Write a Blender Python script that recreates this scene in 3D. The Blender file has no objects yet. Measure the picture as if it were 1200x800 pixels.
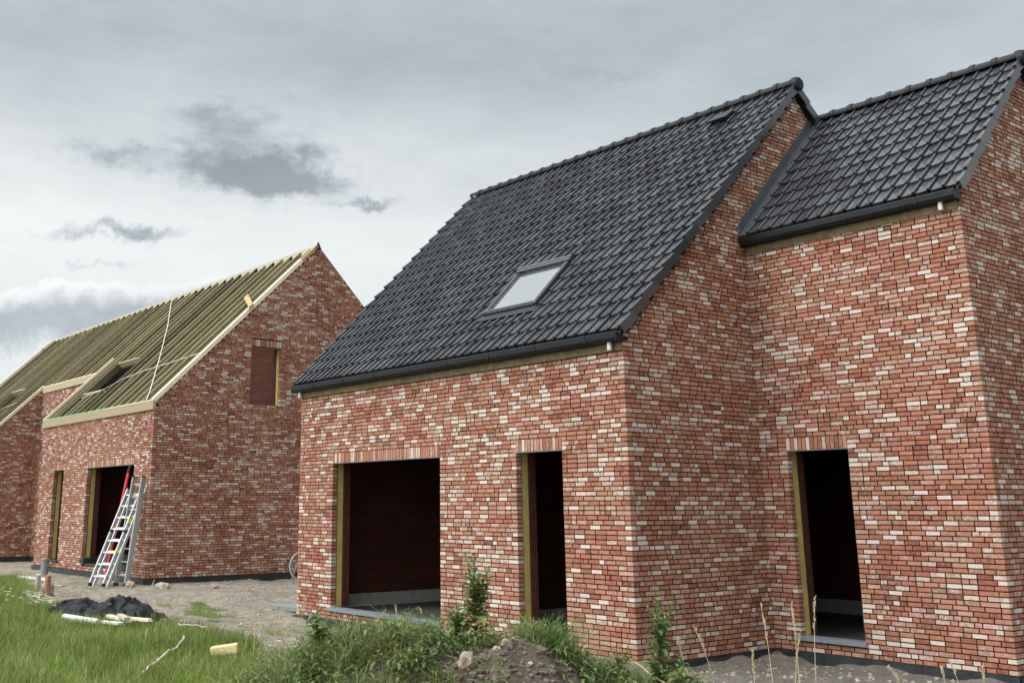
import bpy, math, random
import numpy as np
from mathutils import Vector, Matrix
R = math.radians
random.seed(7); NP = np.random.RandomState(11)
# ---------------------------------------------------------------- terrain height
def sm(t): t = np.clip(t, 0, 1); return t*t*(3-2*t)
_tab = np.random.RandomState(5).rand(256, 256)
def vnoise(x, y, s):
    x = np.asarray(x, float)/s+1000.3; y = np.asarray(y, float)/s+1000.7
    xi = np.floor(x).astype(int); yi = np.floor(y).astype(int); fx = sm(x-xi); fy = sm(y-yi)
    g = lambda a, b: _tab[a % 256, b % 256]
    return (g(xi,yi)*(1-fx)+g(xi+1,yi)*fx)*(1-fy)+(g(xi,yi+1)*(1-fx)+g(xi+1,yi+1)*fx)*fy-.5
MC = (0.95, -3.15); E1 = (.605, .797); E2 = (.797, -.605)
def mound(x, y):
    a = (x-MC[0])*E1[0]+(y-MC[1])*E1[1]; b = (x-MC[0])*E2[0]+(y-MC[1])*E2[1]
    la = np.where(a < 0, 2.35, 1.25); lb = np.where(b < 0, .85, 1.15)
    return np.exp(-((np.abs(a)/la)**2.4+(np.abs(b)/lb)**2)), a, b
def gh(x, y):
    x = np.asarray(x, float); y = np.asarray(y, float)
    base = -.13+.235*sm((-5-x)/10)
    m, a, b = mound(x, y)
    base = base+.30*sm((b-1.6)/4)
    rough = 1-.7*sm((np.abs(x)+np.abs(y)-45)/30)
    n = (.10*vnoise(x, y, 3.1)+.06*vnoise(x, y, 1.1)+.035*vnoise(x, y, .42)+.018*vnoise(x, y, .17))*rough
    z = base+n*.8+m*(.64+.30*vnoise(x, y, .5)+.12*vnoise(x, y, .19)+.05*vnoise(x, y, .09))
    z = z+.24*np.exp(-(((a+1.35)/.85)**2+(b/.8)**2))
    z = z+.07*vnoise(x,y,.37)*sm((x+.2)/.5)*sm((6-x)/1.)*(np.abs(y-1)<3)
    wl=np.exp(-((y+.1)/.22)**2)*(x<.2)*(x>-8.6)+np.exp(-((x-.1)/.22)**2)*(y>0)*(y<2.9)+np.exp(-((y-2.72)/.22)**2)*(x>.1)*(x<3.6)
    z = z+np.clip(wl,0,1)*.11*np.clip(vnoise(x,y,.45)*1.5+vnoise(x+9,y,.16)*.7+.30,0,1)
    z = z+.05*vnoise(x,y,.8)*(np.abs(y)<3.5)+.022*vnoise(x,y,.3)
    z = z+.26*np.exp(-(((x+17.0)/3.2)**2+((y+4.6)/1.4)**2))            # grassy bank at the far left
    z = z+.12*np.exp(-(((x+9.)/5)**2+((y+5.5)/1.6)**2))
    return z
#--GEO-END--
# ---------------------------------------------------------------- helpers
COL = bpy.context.scene.collection
class MB:
    def __init__(s): s.v=[]; s.f=[]; s.m=[]; s.c=[]; s.cur=(.5,.5,.5,1)
    def add(s, vs, fs, mat=0):
        n=len(s.v); s.v+= [tuple(p) for p in vs]; s.f+=[tuple(i+n for i in f) for f in fs]; s.m+=[mat]*len(fs); s.c+=[s.cur]*len(vs)
    def hexa(s, p, mat=0, skip=()):
        F=[(0,3,2,1),(4,5,6,7),(0,1,5,4),(1,2,6,5),(2,3,7,6),(3,0,4,7)]
        s.add(p,[f for i,f in enumerate(F) if i not in skip],mat)
    def box(s,x0,x1,y0,y1,z0,z1,mat=0):
        s.hexa([(x0,y0,z0),(x1,y0,z0),(x1,y1,z0),(x0,y1,z0),(x0,y0,z1),(x1,y0,z1),(x1,y1,z1),(x0,y1,z1)],mat)
    def bar(s,a,b,w,h,up=(0,0,1),mat=0):
        a=Vector(a);b=Vector(b);d=(b-a).normalized();sd=d.cross(Vector(up)).normalized();u=sd.cross(d)
        p=[]
        for q in (a,b):
            p+=[q-sd*w/2-u*h/2,q+sd*w/2-u*h/2,q+sd*w/2+u*h/2,q-sd*w/2+u*h/2]
        s.hexa([p[0],p[1],p[2],p[3],p[4],p[5],p[6],p[7]],mat)
    def tube(s,pts,rad,n=8,mat=0,cap=True):
        pts=[Vector(p) for p in pts]
        if not hasattr(rad,'__len__'): rad=[rad]*len(pts)
        V=[];prev=None
        for i,p in enumerate(pts):
            d=(pts[min(i+1,len(pts)-1)]-pts[max(i-1,0)]).normalized()
            if prev is None:
                a=Vector((0,0,1)) if abs(d.z)<.9 else Vector((1,0,0)); prev=d.cross(a).normalized()
            sd=(prev-d*prev.dot(d)).normalized(); prev=sd; u=d.cross(sd)
            V+=[p+(sd*math.cos(2*math.pi*k/n)+u*math.sin(2*math.pi*k/n))*rad[i] for k in range(n)]
        F=[(i*n+k,i*n+(k+1)%n,(i+1)*n+(k+1)%n,(i+1)*n+k) for i in range(len(pts)-1) for k in range(n)]
        if cap: F+=[tuple(range(n))[::-1],tuple((len(pts)-1)*n+k for k in range(n))]
        s.add(V,F,mat)
    def build(s,name,mats,parent=None,origin=None,attr=False,smooth=False):
        me=bpy.data.meshes.new(name)
        V=np.array(s.v,float)
        if origin is not None: V=V-np.array(origin)
        me.from_pydata(V.tolist(),[],s.f)
        if not isinstance(mats,(list,tuple)): mats=[mats]
        for m in mats: me.materials.append(m)
        if len(mats)>1: me.polygons.foreach_set('material_index',s.m)
        if attr:
            a=me.color_attributes.new('bk','FLOAT_COLOR','POINT'); a.data.foreach_set('color',np.array(s.c,np.float32).ravel())
        if smooth: me.polygons.foreach_set('use_smooth',[True]*len(s.f))
        me.update()
        o=bpy.data.objects.new(name,me); COL.objects.link(o)
        if origin is not None: o.location=origin
        if parent is not None:
            o.parent=parent
            if origin is None and not parent.get('_local'):       # vertices are in world space
                top=parent; off=Vector((0,0,0))
                while top is not None: off+=top.location; top=top.parent
                o.location=-off
        return o
def tag(o,label=None,cat=None,group=None,kind=None):
    if label:o['label']=label
    if cat:o['category']=cat
    if group:o['group']=group
    if kind:o['kind']=kind
    return o
def empty(name,loc,rz=0,local=False):
    o=bpy.data.objects.new(name,None); COL.objects.link(o); o.location=loc; o.rotation_euler=(0,0,rz); o.empty_display_size=.2
    if local: o['_local']=1
    return o
# ---------------------------------------------------------------- materials
def mat(name, base=(.5,.5,.5), rough=.8, spec=.3, metal=0):
    m=bpy.data.materials.new(name); m.use_nodes=True; nt=m.node_tree; b=nt.nodes['Principled BSDF']
    b.inputs['Base Color'].default_value=(*base,1); b.inputs['Roughness'].default_value=rough
    b.inputs['Specular IOR Level'].default_value=spec; b.inputs['Metallic'].default_value=metal
    return m,nt,b
class N:
    def __init__(s,nt): s.nt=nt
    def node(s,t,**k):
        n=s.nt.nodes.new(t)
        for a,b in k.items(): setattr(n,a,b)
        return n
    def lk(s,a,b): s.nt.links.new(a,b)
    def setin(s,sock,v):
        if hasattr(v,'is_linked') or isinstance(v,bpy.types.NodeSocket): s.lk(v,sock)
        else: sock.default_value=v
    def math(s,op,a,b=0.,c=0.,clamp=False):
        n=s.node('ShaderNodeMath',operation=op); n.use_clamp=clamp
        s.setin(n.inputs[0],a); s.setin(n.inputs[1],b); s.setin(n.inputs[2],c); return n.outputs[0]
    def mix(s,f,a,b,blend='MIX'):
        n=s.node('ShaderNodeMix',data_type='RGBA',blend_type=blend)
        s.setin(n.inputs[0],f)
        for i,v in ((6,a),(7,b)):
            if isinstance(v,tuple): v=(*v,1)[:4]
            s.setin(n.inputs[i],v)
        return n.outputs[2]
    def noise(s,vec,scale,detail=4,rough=.55,dim='3D',w=None):
        n=s.node('ShaderNodeTexNoise',noise_dimensions=dim); 
        if vec is not None: s.lk(vec,n.inputs['Vector'])
        n.inputs['Scale'].default_value=scale; n.inputs['Detail'].default_value=detail; n.inputs['Roughness'].default_value=rough
        if w is not None: s.setin(n.inputs['W'],w)
        return n.outputs['Fac']
    def ramp(s,f,stops,interp='LINEAR'):
        n=s.node('ShaderNodeValToRGB'); n.color_ramp.interpolation=interp; e=n.color_ramp.elements
        while len(e)<len(stops): e.new(.5)
        for i,(p,c) in enumerate(stops):
            e[i].position=p; e[i].color=(*c,1) if isinstance(c,tuple) else (c,c,c,1)
        s.lk(f,n.inputs[0]); return n.outputs[0]
    def sstep(s,x,a,b):
        n=s.node('ShaderNodeMapRange',interpolation_type='SMOOTHSTEP'); s.setin(n.inputs[0],x)
        n.inputs[1].default_value=a;n.inputs[2].default_value=b;n.inputs[3].default_value=0;n.inputs[4].default_value=1; return n.outputs[0]
    def obj(s): return s.node('ShaderNodeTexCoord').outputs['Object']
    def bump(s,b,h,strength=.5,dist=.01):
        n=s.node('ShaderNodeBump'); n.inputs['Strength'].default_value=strength; n.inputs['Distance'].default_value=dist
        s.lk(h,n.inputs['Height']); s.lk(n.outputs[0],b.inputs['Normal'])
def simple(name,base,rough=.8,spec=.3,metal=0,var=.15,scale=8,bump=.0,bscale=40,bd=.01):
    m,nt,b=mat(name,base,rough,spec,metal); n=N(nt); v=n.node('ShaderNodeNewGeometry').outputs['Position']
    f=n.noise(v,scale,5); lo=tuple(c*(1-var) for c in base); hi=tuple(min(1,c*(1+var)) for c in base)
    n.lk(n.ramp(f,[(.3,lo),(.7,hi)]),b.inputs['Base Color'])
    if bump: n.bump(b,n.noise(v,bscale,4),bump,bd)
    return m
M={}
# brick: attribute bk = (tone, whiteness, seed)
m,nt,b=mat('brick',rough=.9,spec=.2); n=N(nt); at=n.node('ShaderNodeAttribute',attribute_name='bk'); sp=n.node('ShaderNodeSeparateColor'); n.lk(at.outputs['Color'],sp.inputs[0])
pos=n.node('ShaderNodeNewGeometry').outputs['Position']
tone,wh,seed=sp.outputs[0],sp.outputs[1],sp.outputs[2]
w4=n.math('MULTIPLY',seed,40.)
base=n.ramp(tone,[(0,(.15,.045,.027)),(.25,(.24,.082,.046)),(.5,(.31,.120,.068)),(.75,(.36,.158,.095)),(1,(.40,.215,.148))])
mott=n.noise(pos,26,5,.65,'4D',w4)
base=n.mix(n.sstep(mott,.38,.72),base,n.mix(.5,base,(.47,.27,.20)))
dk=n.noise(pos,70,3,.6,'4D',w4)
base=n.mix(n.math('MULTIPLY',n.sstep(dk,.56,.72),.55),base,(.12,.05,.038))
base=n.mix(n.math('MULTIPLY',n.sstep(wh,.3,.8),.38),base,(.50,.34,.27))
pat=n.noise(pos,27,7,.8,'4D',w4)
thr=n.math('ADD',n.math('MULTIPLY',wh,.62),pat)       # white where noise + whiteness > .82
wm=n.sstep(thr,.80,1.0)
white=n.mix(n.noise(pos,60,3),(.47,.37,.31),(.72,.66,.58))
base=n.mix(n.math('MULTIPLY',wm,.82),base,white)
n.lk(base,b.inputs['Base Color']); n.bump(b,n.math('ADD',n.noise(pos,60,5,.7),n.math('MULTIPLY',wm,.3)),.6,.008); M['brick']=m
M['mortar']=simple('joint',(.022,.015,.012),.95,.1,var=.4,scale=30)
# generic procedural brick for hidden sides
def brick_tex(name,c1,c2,mo,w,h,ms,swap=False,rib=0):
    m,nt,b=mat(name,rough=.9,spec=.15); n=N(nt); g=n.node('ShaderNodeNewGeometry'); s=n.node('ShaderNodeSeparateXYZ'); n.lk(g.outputs['Position'],s.inputs[0])
    c=n.node('ShaderNodeCombineXYZ'); n.lk(n.math('ADD',s.outputs[0],s.outputs[1]),c.inputs[0]); n.lk(s.outputs[2],c.inputs[1])
    t=n.node('ShaderNodeTexBrick'); n.lk(c.outputs[0],t.inputs['Vector']); t.inputs['Color1'].default_value=(*c1,1);t.inputs['Color2'].default_value=(*c2,1);t.inputs['Mortar'].default_value=(*mo,1)
    t.inputs['Scale'].default_value=1;t.inputs['Mortar Size'].default_value=ms;t.inputs['Brick Width'].default_value=w;t.inputs['Row Height'].default_value=h
    col=n.mix(n.noise(g.outputs['Position'],5,5),t.outputs[0],(.9,.9,.9),'MULTIPLY'); hgt=n.math('SUBTRACT',1.,t.outputs['Fac'])
    if rib:
        wv=n.math('SINE',n.math('MULTIPLY',n.math('ADD',s.outputs[0],s.outputs[1]),2*math.pi/rib)); hgt=n.math('ADD',hgt,n.math('MULTIPLY',wv,.4))
    n.lk(col,b.inputs['Base Color']); n.bump(b,hgt,.7,.01); return m
M['brick_tex']=brick_tex('rear brickwork',(.32,.13,.08),(.24,.085,.055),(.04,.03,.025),.2,.0619,.006)
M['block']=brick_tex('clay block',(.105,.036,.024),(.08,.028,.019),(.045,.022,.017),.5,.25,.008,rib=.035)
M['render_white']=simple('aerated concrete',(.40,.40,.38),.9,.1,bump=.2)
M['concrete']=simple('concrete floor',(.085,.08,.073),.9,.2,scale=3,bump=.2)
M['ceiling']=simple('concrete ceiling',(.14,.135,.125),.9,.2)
M['insul']=simple('insulation',(.48,.36,.12),.85,.2,var=.18,scale=6,bump=.25,bscale=60)
M['black']=simple('bitumen sheet',(.028,.030,.033),.6,.35,var=.35,scale=5,bump=.5,bscale=14,bd=.02)
M['bluestone']=simple('blue stone',(.17,.19,.215),.55,.4,var=.18,scale=20,bump=.1)
M['zinc']=simple('dark zinc gutter',(.009,.010,.012),.5,.28,var=.2,scale=6)
M['zinc2']=simple('coated flashing',(.018,.020,.023),.5,.3)
M['lead']=simple('lead flashing',(.065,.072,.083),.5,.45,var=.25,scale=7,bump=.15,bscale=20)
M['pvc']=simple('white pipe',(.60,.60,.57),.45,.4,var=.05)
M['wood_dark']=simple('eaves board',(.17,.13,.07),.85,.2,var=.3,scale=9)
def wood(name,lo,hi,sc=(3,30,30)):
    m,nt,b=mat(name,rough=.75,spec=.25); n=N(nt); g=n.node('ShaderNodeNewGeometry'); mp=n.node('ShaderNodeMapping'); n.lk(g.outputs['Position'],mp.inputs[0]); mp.inputs['Scale'].default_value=sc
    f=n.noise(mp.outputs[0],1,6,.65); oi=n.node('ShaderNodeObjectInfo').outputs['Random']
    c=n.ramp(n.math('ADD',n.math('MULTIPLY',f,.5),n.math('MULTIPLY',oi,.5)),[(.25,lo),(.75,hi)]); n.lk(c,b.inputs['Base Color']); n.bump(b,f,.2,.005); return m
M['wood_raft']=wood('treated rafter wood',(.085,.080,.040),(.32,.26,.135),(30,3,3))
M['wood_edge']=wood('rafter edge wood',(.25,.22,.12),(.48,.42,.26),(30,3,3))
M['wood_pale']=wood('pale planed wood',(.55,.46,.32),(.78,.69,.53),(10,3,3))
M['wood_new']=wood('new pine wood',(.34,.25,.12),(.48,.37,.19))
M['wood_red']=wood('reddish wood',(.20,.09,.06),(.33,.17,.11))
M['wood_grey']=wood('weathered wood',(.28,.24,.19),(.50,.45,.37))
M['wood_fascia']=wood('fascia wood',(.27,.21,.125),(.42,.35,.22),(3,30,30))
M['greenlath']=simple('green lath',(.30,.50,.27),.7)
M['strap']=simple('pale strap',(.62,.62,.56),.6)
M['strap2']=simple('dull strap',(.46,.45,.38),.6)
M['alu']=simple('aluminium',(.50,.51,.52),.42,.5,metal=.55,var=.08,scale=12)
M['alu_dull']=simple('dull aluminium',(.30,.31,.31),.5,.5,metal=.4,var=.1)
M['red']=simple('red paint',(.50,.03,.035),.45,.4)
M['yellow']=simple('yellow sticker',(.75,.62,.05),.5)
M['rubber']=simple('black rubber',(.02,.02,.02),.6)
M['blue']=simple('blue plastic',(.03,.20,.42),.4)
M['foam']=simple('yellow foam block',(.74,.61,.30),.95,.1,var=.15,scale=40,bump=.6,bscale=60,bd=.02)
M['tarp']=simple('black tarpaulin',(.008,.009,.011),.38,.14,var=.3,scale=4,bump=.25,bscale=14,bd=.02)
M['steel']=simple('grey steel post',(.20,.21,.21),.6,.4)
M['stone']=simple('pale rubble stone',(.36,.29,.23),.9,.2,var=.35,scale=14,bump=.8,bscale=40,bd=.02)
M['clod_sand']=simple('sandy clod',(.33,.29,.235),.95,.1,var=.35,scale=14,bump=.8,bscale=50,bd=.02)
M['stone_dark']=simple('soil clod',(.15,.12,.095),.95,.1,var=.35,scale=20,bump=.8,bscale=50,bd=.02)
M['frame_dark']=simple('dark window frame',(.03,.032,.036),.35,.5)
M['trim_dark']=simple('dark frame trim',(.075,.08,.09),.35,.5)
M['frame_grey']=simple('grey frame cover',(.20,.215,.23),.35,.5)
# roof tile
m,nt,b=mat('roof tile',rough=.38,spec=.65); n=N(nt); at=n.node('ShaderNodeAttribute',attribute_name='bk'); g=n.node('ShaderNodeNewGeometry').outputs['Position']
c=n.ramp(at.outputs['Fac'],[(0,(.024,.025,.029)),(1,(.052,.055,.062))]); c=n.mix(n.noise(g,9,6,.7),c,(1.25,1.25,1.25),'MULTIPLY'); n.lk(c,b.inputs['Base Color'])
n.lk(n.math('ADD',n.math('MULTIPLY',n.noise(g,5,5),.26),n.math('ADD',.07,n.math('MULTIPLY',at.outputs['Fac'],.08))),b.inputs['Roughness']); n.bump(b,n.noise(g,120,3),.12,.003); M['tile']=m
M['ridge']=simple('ridge tile',(.011,.012,.014),.55,.25,var=.25,scale=12)
# skylight glass: dark interior behind a strongly sky-reflecting coated pane
m,nt,b=mat('coated roof glass',(.56,.60,.61),.05,.8,.0); b.inputs['Metallic'].default_value=.9; M['glass']=m
# grass / leaves
def leafmat(name,stops,trans=.25,rough=.55):
    m,nt,b=mat(name,rough=rough,spec=.3); n=N(nt); at=n.node('ShaderNodeAttribute',attribute_name='bk'); c=n.ramp(at.outputs['Fac'],stops)
    g=n.node('ShaderNodeNewGeometry').outputs['Position']; c=n.mix(n.sstep(n.noise(g,1.3,4),.35,.7),c,n.mix(.45,c,(.22,.21,.06))); n.lk(c,b.inputs['Base Color'])
    t=n.node('ShaderNodeBsdfTranslucent'); n.lk(c,t.inputs[0]); mx=n.node('ShaderNodeMixShader'); mx.inputs[0].default_value=trans; n.lk(b.outputs[0],mx.inputs[1]); n.lk(t.outputs[0],mx.inputs[2]); n.lk(mx.outputs[0],nt.nodes['Material Output'].inputs[0]); return m
M['grass']=leafmat('grass',[(0,(.040,.072,.020)),(.35,(.13,.215,.038)),(.65,(.23,.34,.066)),(.88,(.36,.43,.13)),(.95,(.45,.43,.2)),(1,(.55,.48,.3))],.38)
M['tuft']=leafmat('rough grass',[(0,(.05,.09,.028)),(.5,(.13,.21,.055)),(.85,(.24,.31,.11)),(.93,(.36,.33,.18)),(1,(.5,.44,.3))],.3)
M['leaf']=leafmat('weed leaf',[(0,(.05,.10,.035)),(.6,(.11,.19,.06)),(1,(.21,.29,.10))],.25)
M['straw']=simple('dry straw',(.50,.40,.25),.8,.2,var=.3,scale=20)
M['petal']=simple('white petals',(.8,.8,.75),.7)
# ground: bare sandy soil, darker on the heap
m,nt,b=mat('soil',rough=.95,spec=.12); n=N(nt); pos=n.node('ShaderNodeNewGeometry').outputs['Position']
at=n.node('ShaderNodeAttribute',attribute_name='bk'); sp=n.node('ShaderNodeSeparateColor'); n.lk(at.outputs['Color'],sp.inputs[0])
big=n.noise(pos,.7,5,.6); mid=n.noise(pos,4.5,6,.68); fine=n.noise(pos,28,5,.7)
sand=n.ramp(mid,[(.30,(.17,.145,.115)),(.47,(.31,.275,.22)),(.66,(.45,.405,.33))])
sand=n.mix(n.sstep(big,.45,.7),sand,(.255,.225,.18))
dirt=n.ramp(mid,[(.3,(.075,.06,.046)),(.5,(.135,.11,.085)),(.7,(.21,.175,.14))])
under=n.ramp(mid,[(.3,(.05,.06,.022)),(.7,(.10,.12,.045))])
grey=n.ramp(mid,[(.3,(.15,.135,.115)),(.7,(.27,.245,.21))])
c=n.mix(sp.outputs[2],sand,grey); c=n.mix(sp.outputs[1],c,dirt); c=n.mix(sp.outputs[0],c,under)
c=n.mix(n.math('MULTIPLY',n.sstep(fine,.6,.75),.35),c,(.5,.46,.39)); c=n.mix(n.math('MULTIPLY',n.sstep(fine,.42,.3),.5),c,(.09,.075,.06))
n.lk(c,b.inputs['Base Color']); n.bump(b,n.math('ADD',n.math('MULTIPLY',mid,.8),n.math('MULTIPLY',fine,.8)),1.,.09); M['soil']=m

# ---------------------------------------------------------------- brickwork
H=.0619; BL=.192; JT=.0135; DP=.1
def brick_color(bias=0.,wb=0.):
    t=min(1,max(0,random.gauss(.5,.22)+bias))
    r=random.random()-wb
    w=random.uniform(.66,.98) if r<.13 else (random.uniform(.40,.66) if r<.50 else random.uniform(0,.34))
    return (t,w,random.random(),1)
def put_brick(mb,axis,plane,out,a0b,a0t,a1b,a1t,zb,zt,depth=DP,e0=True,e1=True):
    nv=float(vnoise(a0b+plane*3.1,zb+plane*1.7,.9)); nw=float(vnoise(a0b+plane*5+40,zb*1.6,.55)); mb.cur=brick_color(nv*.28,nw*.16); j=random.uniform(-.0025,.0025); o0=plane+out*(j+.001); i0=plane-out*depth
    def P(a,d,z): return (a,d,z) if axis=='x' else (d,a,z)
    q=lambda:random.uniform(-.0014,.0014)
    p=[P(a0b+q(),o0,zb+q()),P(a1b+q(),o0,zb+q()),P(a1b,i0,zb),P(a0b,i0,zb),P(a0t+q(),o0,zt+q()),P(a1t+q(),o0,zt+q()),P(a1t,i0,zt),P(a0t,i0,zt)]
    F=[(0,3,2,1),(4,5,6,7),(0,1,5,4),(1,2,6,5),(3,0,4,7)]
    if (axis=='x')==(out>0): F=[tuple(reversed(f)) for f in F]
    mb.add(p,F[:2],1); mb.add(p,F[2:3],0); mb.add(p,F[3:4],0 if e1 else 1); mb.add(p,F[4:5],0 if e0 else 1)
def brick_wall(mb,axis,plane,out,lo,hi,z0,ztop,openings=(),c0=0,c1=0,inside=None):
    """lo/hi: functions of z or numbers; c0/c1: corner ends, 1 or 2 = the parity that keeps the full length"""
    fl=lo if callable(lo) else (lambda z:lo); fh=hi if callable(hi) else (lambda z:hi)
    k=0; z=z0
    while z+H*.6<ztop:
        zt=z+H-JT; zm=z+H/2
        A=[fl(z),fl(zt)]; B=[fh(z),fh(zt)]
        if c0 and (k%2)!=(c0%2): A=[A[0]+DP+JT,A[1]+DP+JT]
        if c1 and (k%2)!=(c1%2): B=[B[0]-DP-JT,B[1]-DP-JT]
        lo_,hi_=min(A),max(B)
        cuts=sorted((o[0],o[1]) for o in openings if o[2]-.01<zm<o[3]+.01)
        if inside: cuts=sorted(cuts+inside(zm))
        segs=[];s=lo_
        for c in cuts:
            if c[0]>s: segs.append((s,c[0]))
            s=max(s,c[1])
        if s<hi_: segs.append((s,hi_))
        for (s,e) in segs:
            mb.cur=(.5,.5,.5,1)
            ins=.019
            def P(a,d,zz): return (a,d,zz) if axis=='x' else (d,a,zz)
            o0=plane-out*ins;i0=plane-out*(DP-.004)
            sb,st=(A if s==lo_ else (s,s)); eb,et=(B if e==hi_ else (e,e))
            g=.006
            mb.hexa([P(sb+g,o0,z-JT),P(eb-g,o0,z-JT),P(eb-g,i0,z-JT),P(sb+g,i0,z-JT),P(st+g,o0,z+H-JT-.0006),P(et-g,o0,z+H-JT-.0006),P(et-g,i0,z+H-JT-.0006),P(st+g,i0,z+H-JT-.0006)],1)
            x=s; first=True
            L0=random.choice([BL,BL/2,BL*.75]) 
            while x<e-.01:
                L=L0 if first else (BL/2 if random.random()<.24 else (BL*.75 if random.random()<.05 else BL)); first=False
                if e-(x+L)<.055: L=e-x
                if L>BL*1.25: L=L/2
                a0b=a0t=x; a1b=a1t=x+L-(JT if x+L<e-.001 else 0)
                # clip to the slopes
                a0b=max(a0b,A[0]) ; a0t=max(a0t,A[1]); a1b=min(a1b,B[0]); a1t=min(a1t,B[1])
                if a1b-a0b>.006 or a1t-a0t>.006:
                    if a1t<a0t: a1t=a0t=(a1t+a0t)/2
                    if a1b<a0b: a1b=a0b=(a1b+a0b)/2
                    put_brick(mb,axis,plane,out,a0b,a0t,a1b,a1t,z,zt,e0=(x<=s+.001),e1=(x+L>=e-.001))
                x+=L
        z+=H;k+=1
def soldiers(mb,axis,plane,out,a0,a1,z,h=3*H):
    n=max(1,round((a1-a0)/.0635)); w=(a1-a0)/n
    mb.cur=(.5,.5,.5,1)
    def P(a,d,zz): return (a,d,zz) if axis=='x' else (d,a,zz)
    o0=plane-out*.018;i0=plane-out*(DP-.004)
    mb.hexa([P(a0+.004,o0,z+.004),P(a1-.004,o0,z+.004),P(a1-.004,i0,z+.004),P(a0+.004,i0,z+.004),P(a0+.004,o0,z+h-.004),P(a1-.004,o0,z+h-.004),P(a1-.004,i0,z+h-.004),P(a0+.004,i0,z+h-.004)],1)
    for i in range(n):
        put_brick(mb,axis,plane,out,a0+i*w,a0+i*w,a0+(i+1)*w-.009,a0+(i+1)*w-.009,z+.002,z+h-JT,e0=(i==0),e1=(i==n-1))

BM=[M['brick'],M['mortar']]
ZL=43*H          # lintel height above the brick base
ZS=.19           # top of sills

def opening_parts(root,x0,x1,y,zb,sill=True,sill_t=.055,leaf='x',door=False):
    """facade opening in a wall facing -Y: cavity, insulation edge and clay-block reveals, steel lintel angle, stone sill"""
    zt=zb+ZL; z0=zb+ZS
    for side,x,s in (('l',x0,-1),('r',x1,1)):
        i=MB(); i.box(*(sorted((x+s*.012,x+s*.05))),y+.125,y+.235,z0,zt+.05); i.box(*(sorted((x+s*.014,x+s*.048))),y+.11,y+.128,z0+.9,z0+.93); i.build('insulation_board',M['insul'],root)
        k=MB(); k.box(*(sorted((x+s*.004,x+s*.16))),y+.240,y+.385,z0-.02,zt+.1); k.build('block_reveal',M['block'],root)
    l=MB(); l.box(x0-.06,x1+.06,y-.004,y+.1,zt-.010,zt-.002); l.build('lintel_angle',M['frame_grey'],root)
    l=MB(); l.box(x0-.2,x1+.2,y+.125,y+.38,zt+.02,zt+.22); l.build('concrete_lintel',M['ceiling'],root)
    if sill:
        s=MB(); s.box(x0-.06,x1+.03,y-.055,y+.17,z0-sill_t,z0); s.build('window_sill',M['bluestone'],root)

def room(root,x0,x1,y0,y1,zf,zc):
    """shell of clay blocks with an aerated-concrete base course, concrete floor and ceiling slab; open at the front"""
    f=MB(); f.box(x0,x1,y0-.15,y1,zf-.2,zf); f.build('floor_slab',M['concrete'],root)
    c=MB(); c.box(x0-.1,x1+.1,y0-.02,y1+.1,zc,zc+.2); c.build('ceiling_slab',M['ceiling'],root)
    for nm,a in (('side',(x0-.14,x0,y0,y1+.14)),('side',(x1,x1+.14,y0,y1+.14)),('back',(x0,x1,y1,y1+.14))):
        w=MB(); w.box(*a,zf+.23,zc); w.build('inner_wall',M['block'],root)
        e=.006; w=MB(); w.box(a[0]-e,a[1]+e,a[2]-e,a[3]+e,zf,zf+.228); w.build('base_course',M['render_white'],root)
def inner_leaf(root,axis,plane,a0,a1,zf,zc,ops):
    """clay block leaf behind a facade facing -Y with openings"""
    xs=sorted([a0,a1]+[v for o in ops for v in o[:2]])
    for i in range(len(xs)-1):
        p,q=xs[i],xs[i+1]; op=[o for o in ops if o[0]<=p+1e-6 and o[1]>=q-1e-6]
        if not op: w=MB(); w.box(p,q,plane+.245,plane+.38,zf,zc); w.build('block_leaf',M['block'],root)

# ================================================================ HOUSE 1 (tiled)
h1=empty('brick_house',(-2.5,4.4,-.1)); tag(h1,'large new red brick house under a finished dark tiled roof with one skylight','house')
L1=8.195; D1=8.86; Y1=2.834; W1=3.24; D1b=7.33
S1=lambda y:4.28+y; S2=lambda y:3.13+y
ops_main=[(-7.05,-3.92),(-2.14,-1.195)]
def opn(ops,zb): return [(a,b,zb+ZS-.058,zb+ZL+3*H) for a,b in ops]
mb=MB(); brick_wall(mb,'x',0.,-1,-L1,0.,0.,3.97,opn(ops_main,0),c0=0,c1=1)
for a,b_ in ops_main: soldiers(mb,'x',0.,-1,a,b_,ZL)
mb.build('front_wall',BM,h1,attr=True)
yr=4.43
mb=MB()
def g1lo(z): return max(0.,z-4.13)
def g1hi(z): return min(D1,D1-(z-4.13))
brick_wall(mb,'y',0.,1,g1lo,g1hi,0.,8.6,c0=2,inside=lambda z:[(max(Y1+.09,z-3.05),7.2)] if z<7.9 and max(Y1+.09,z-3.05)<7.2 else [])
mb.build('gable_wall',BM,h1,attr=True)
mb=MB(); brick_wall(mb,'x',Y1,-1,0.002,W1,0.,5.68,opn([(.425,1.368)],0),c1=1)
soldiers(mb,'x',Y1,-1,.425,1.368,ZL); mb.build('wing_front_wall',BM,h1,attr=True)
mb=MB(); brick_wall(mb,'y',W1,1,lambda z:max(Y1,z-2.99),lambda z:min(D1b,10.16-(z-2.99)),0.,8.05,c0=2)
mb.build('wing_gable_wall',BM,h1,attr=True)
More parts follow.
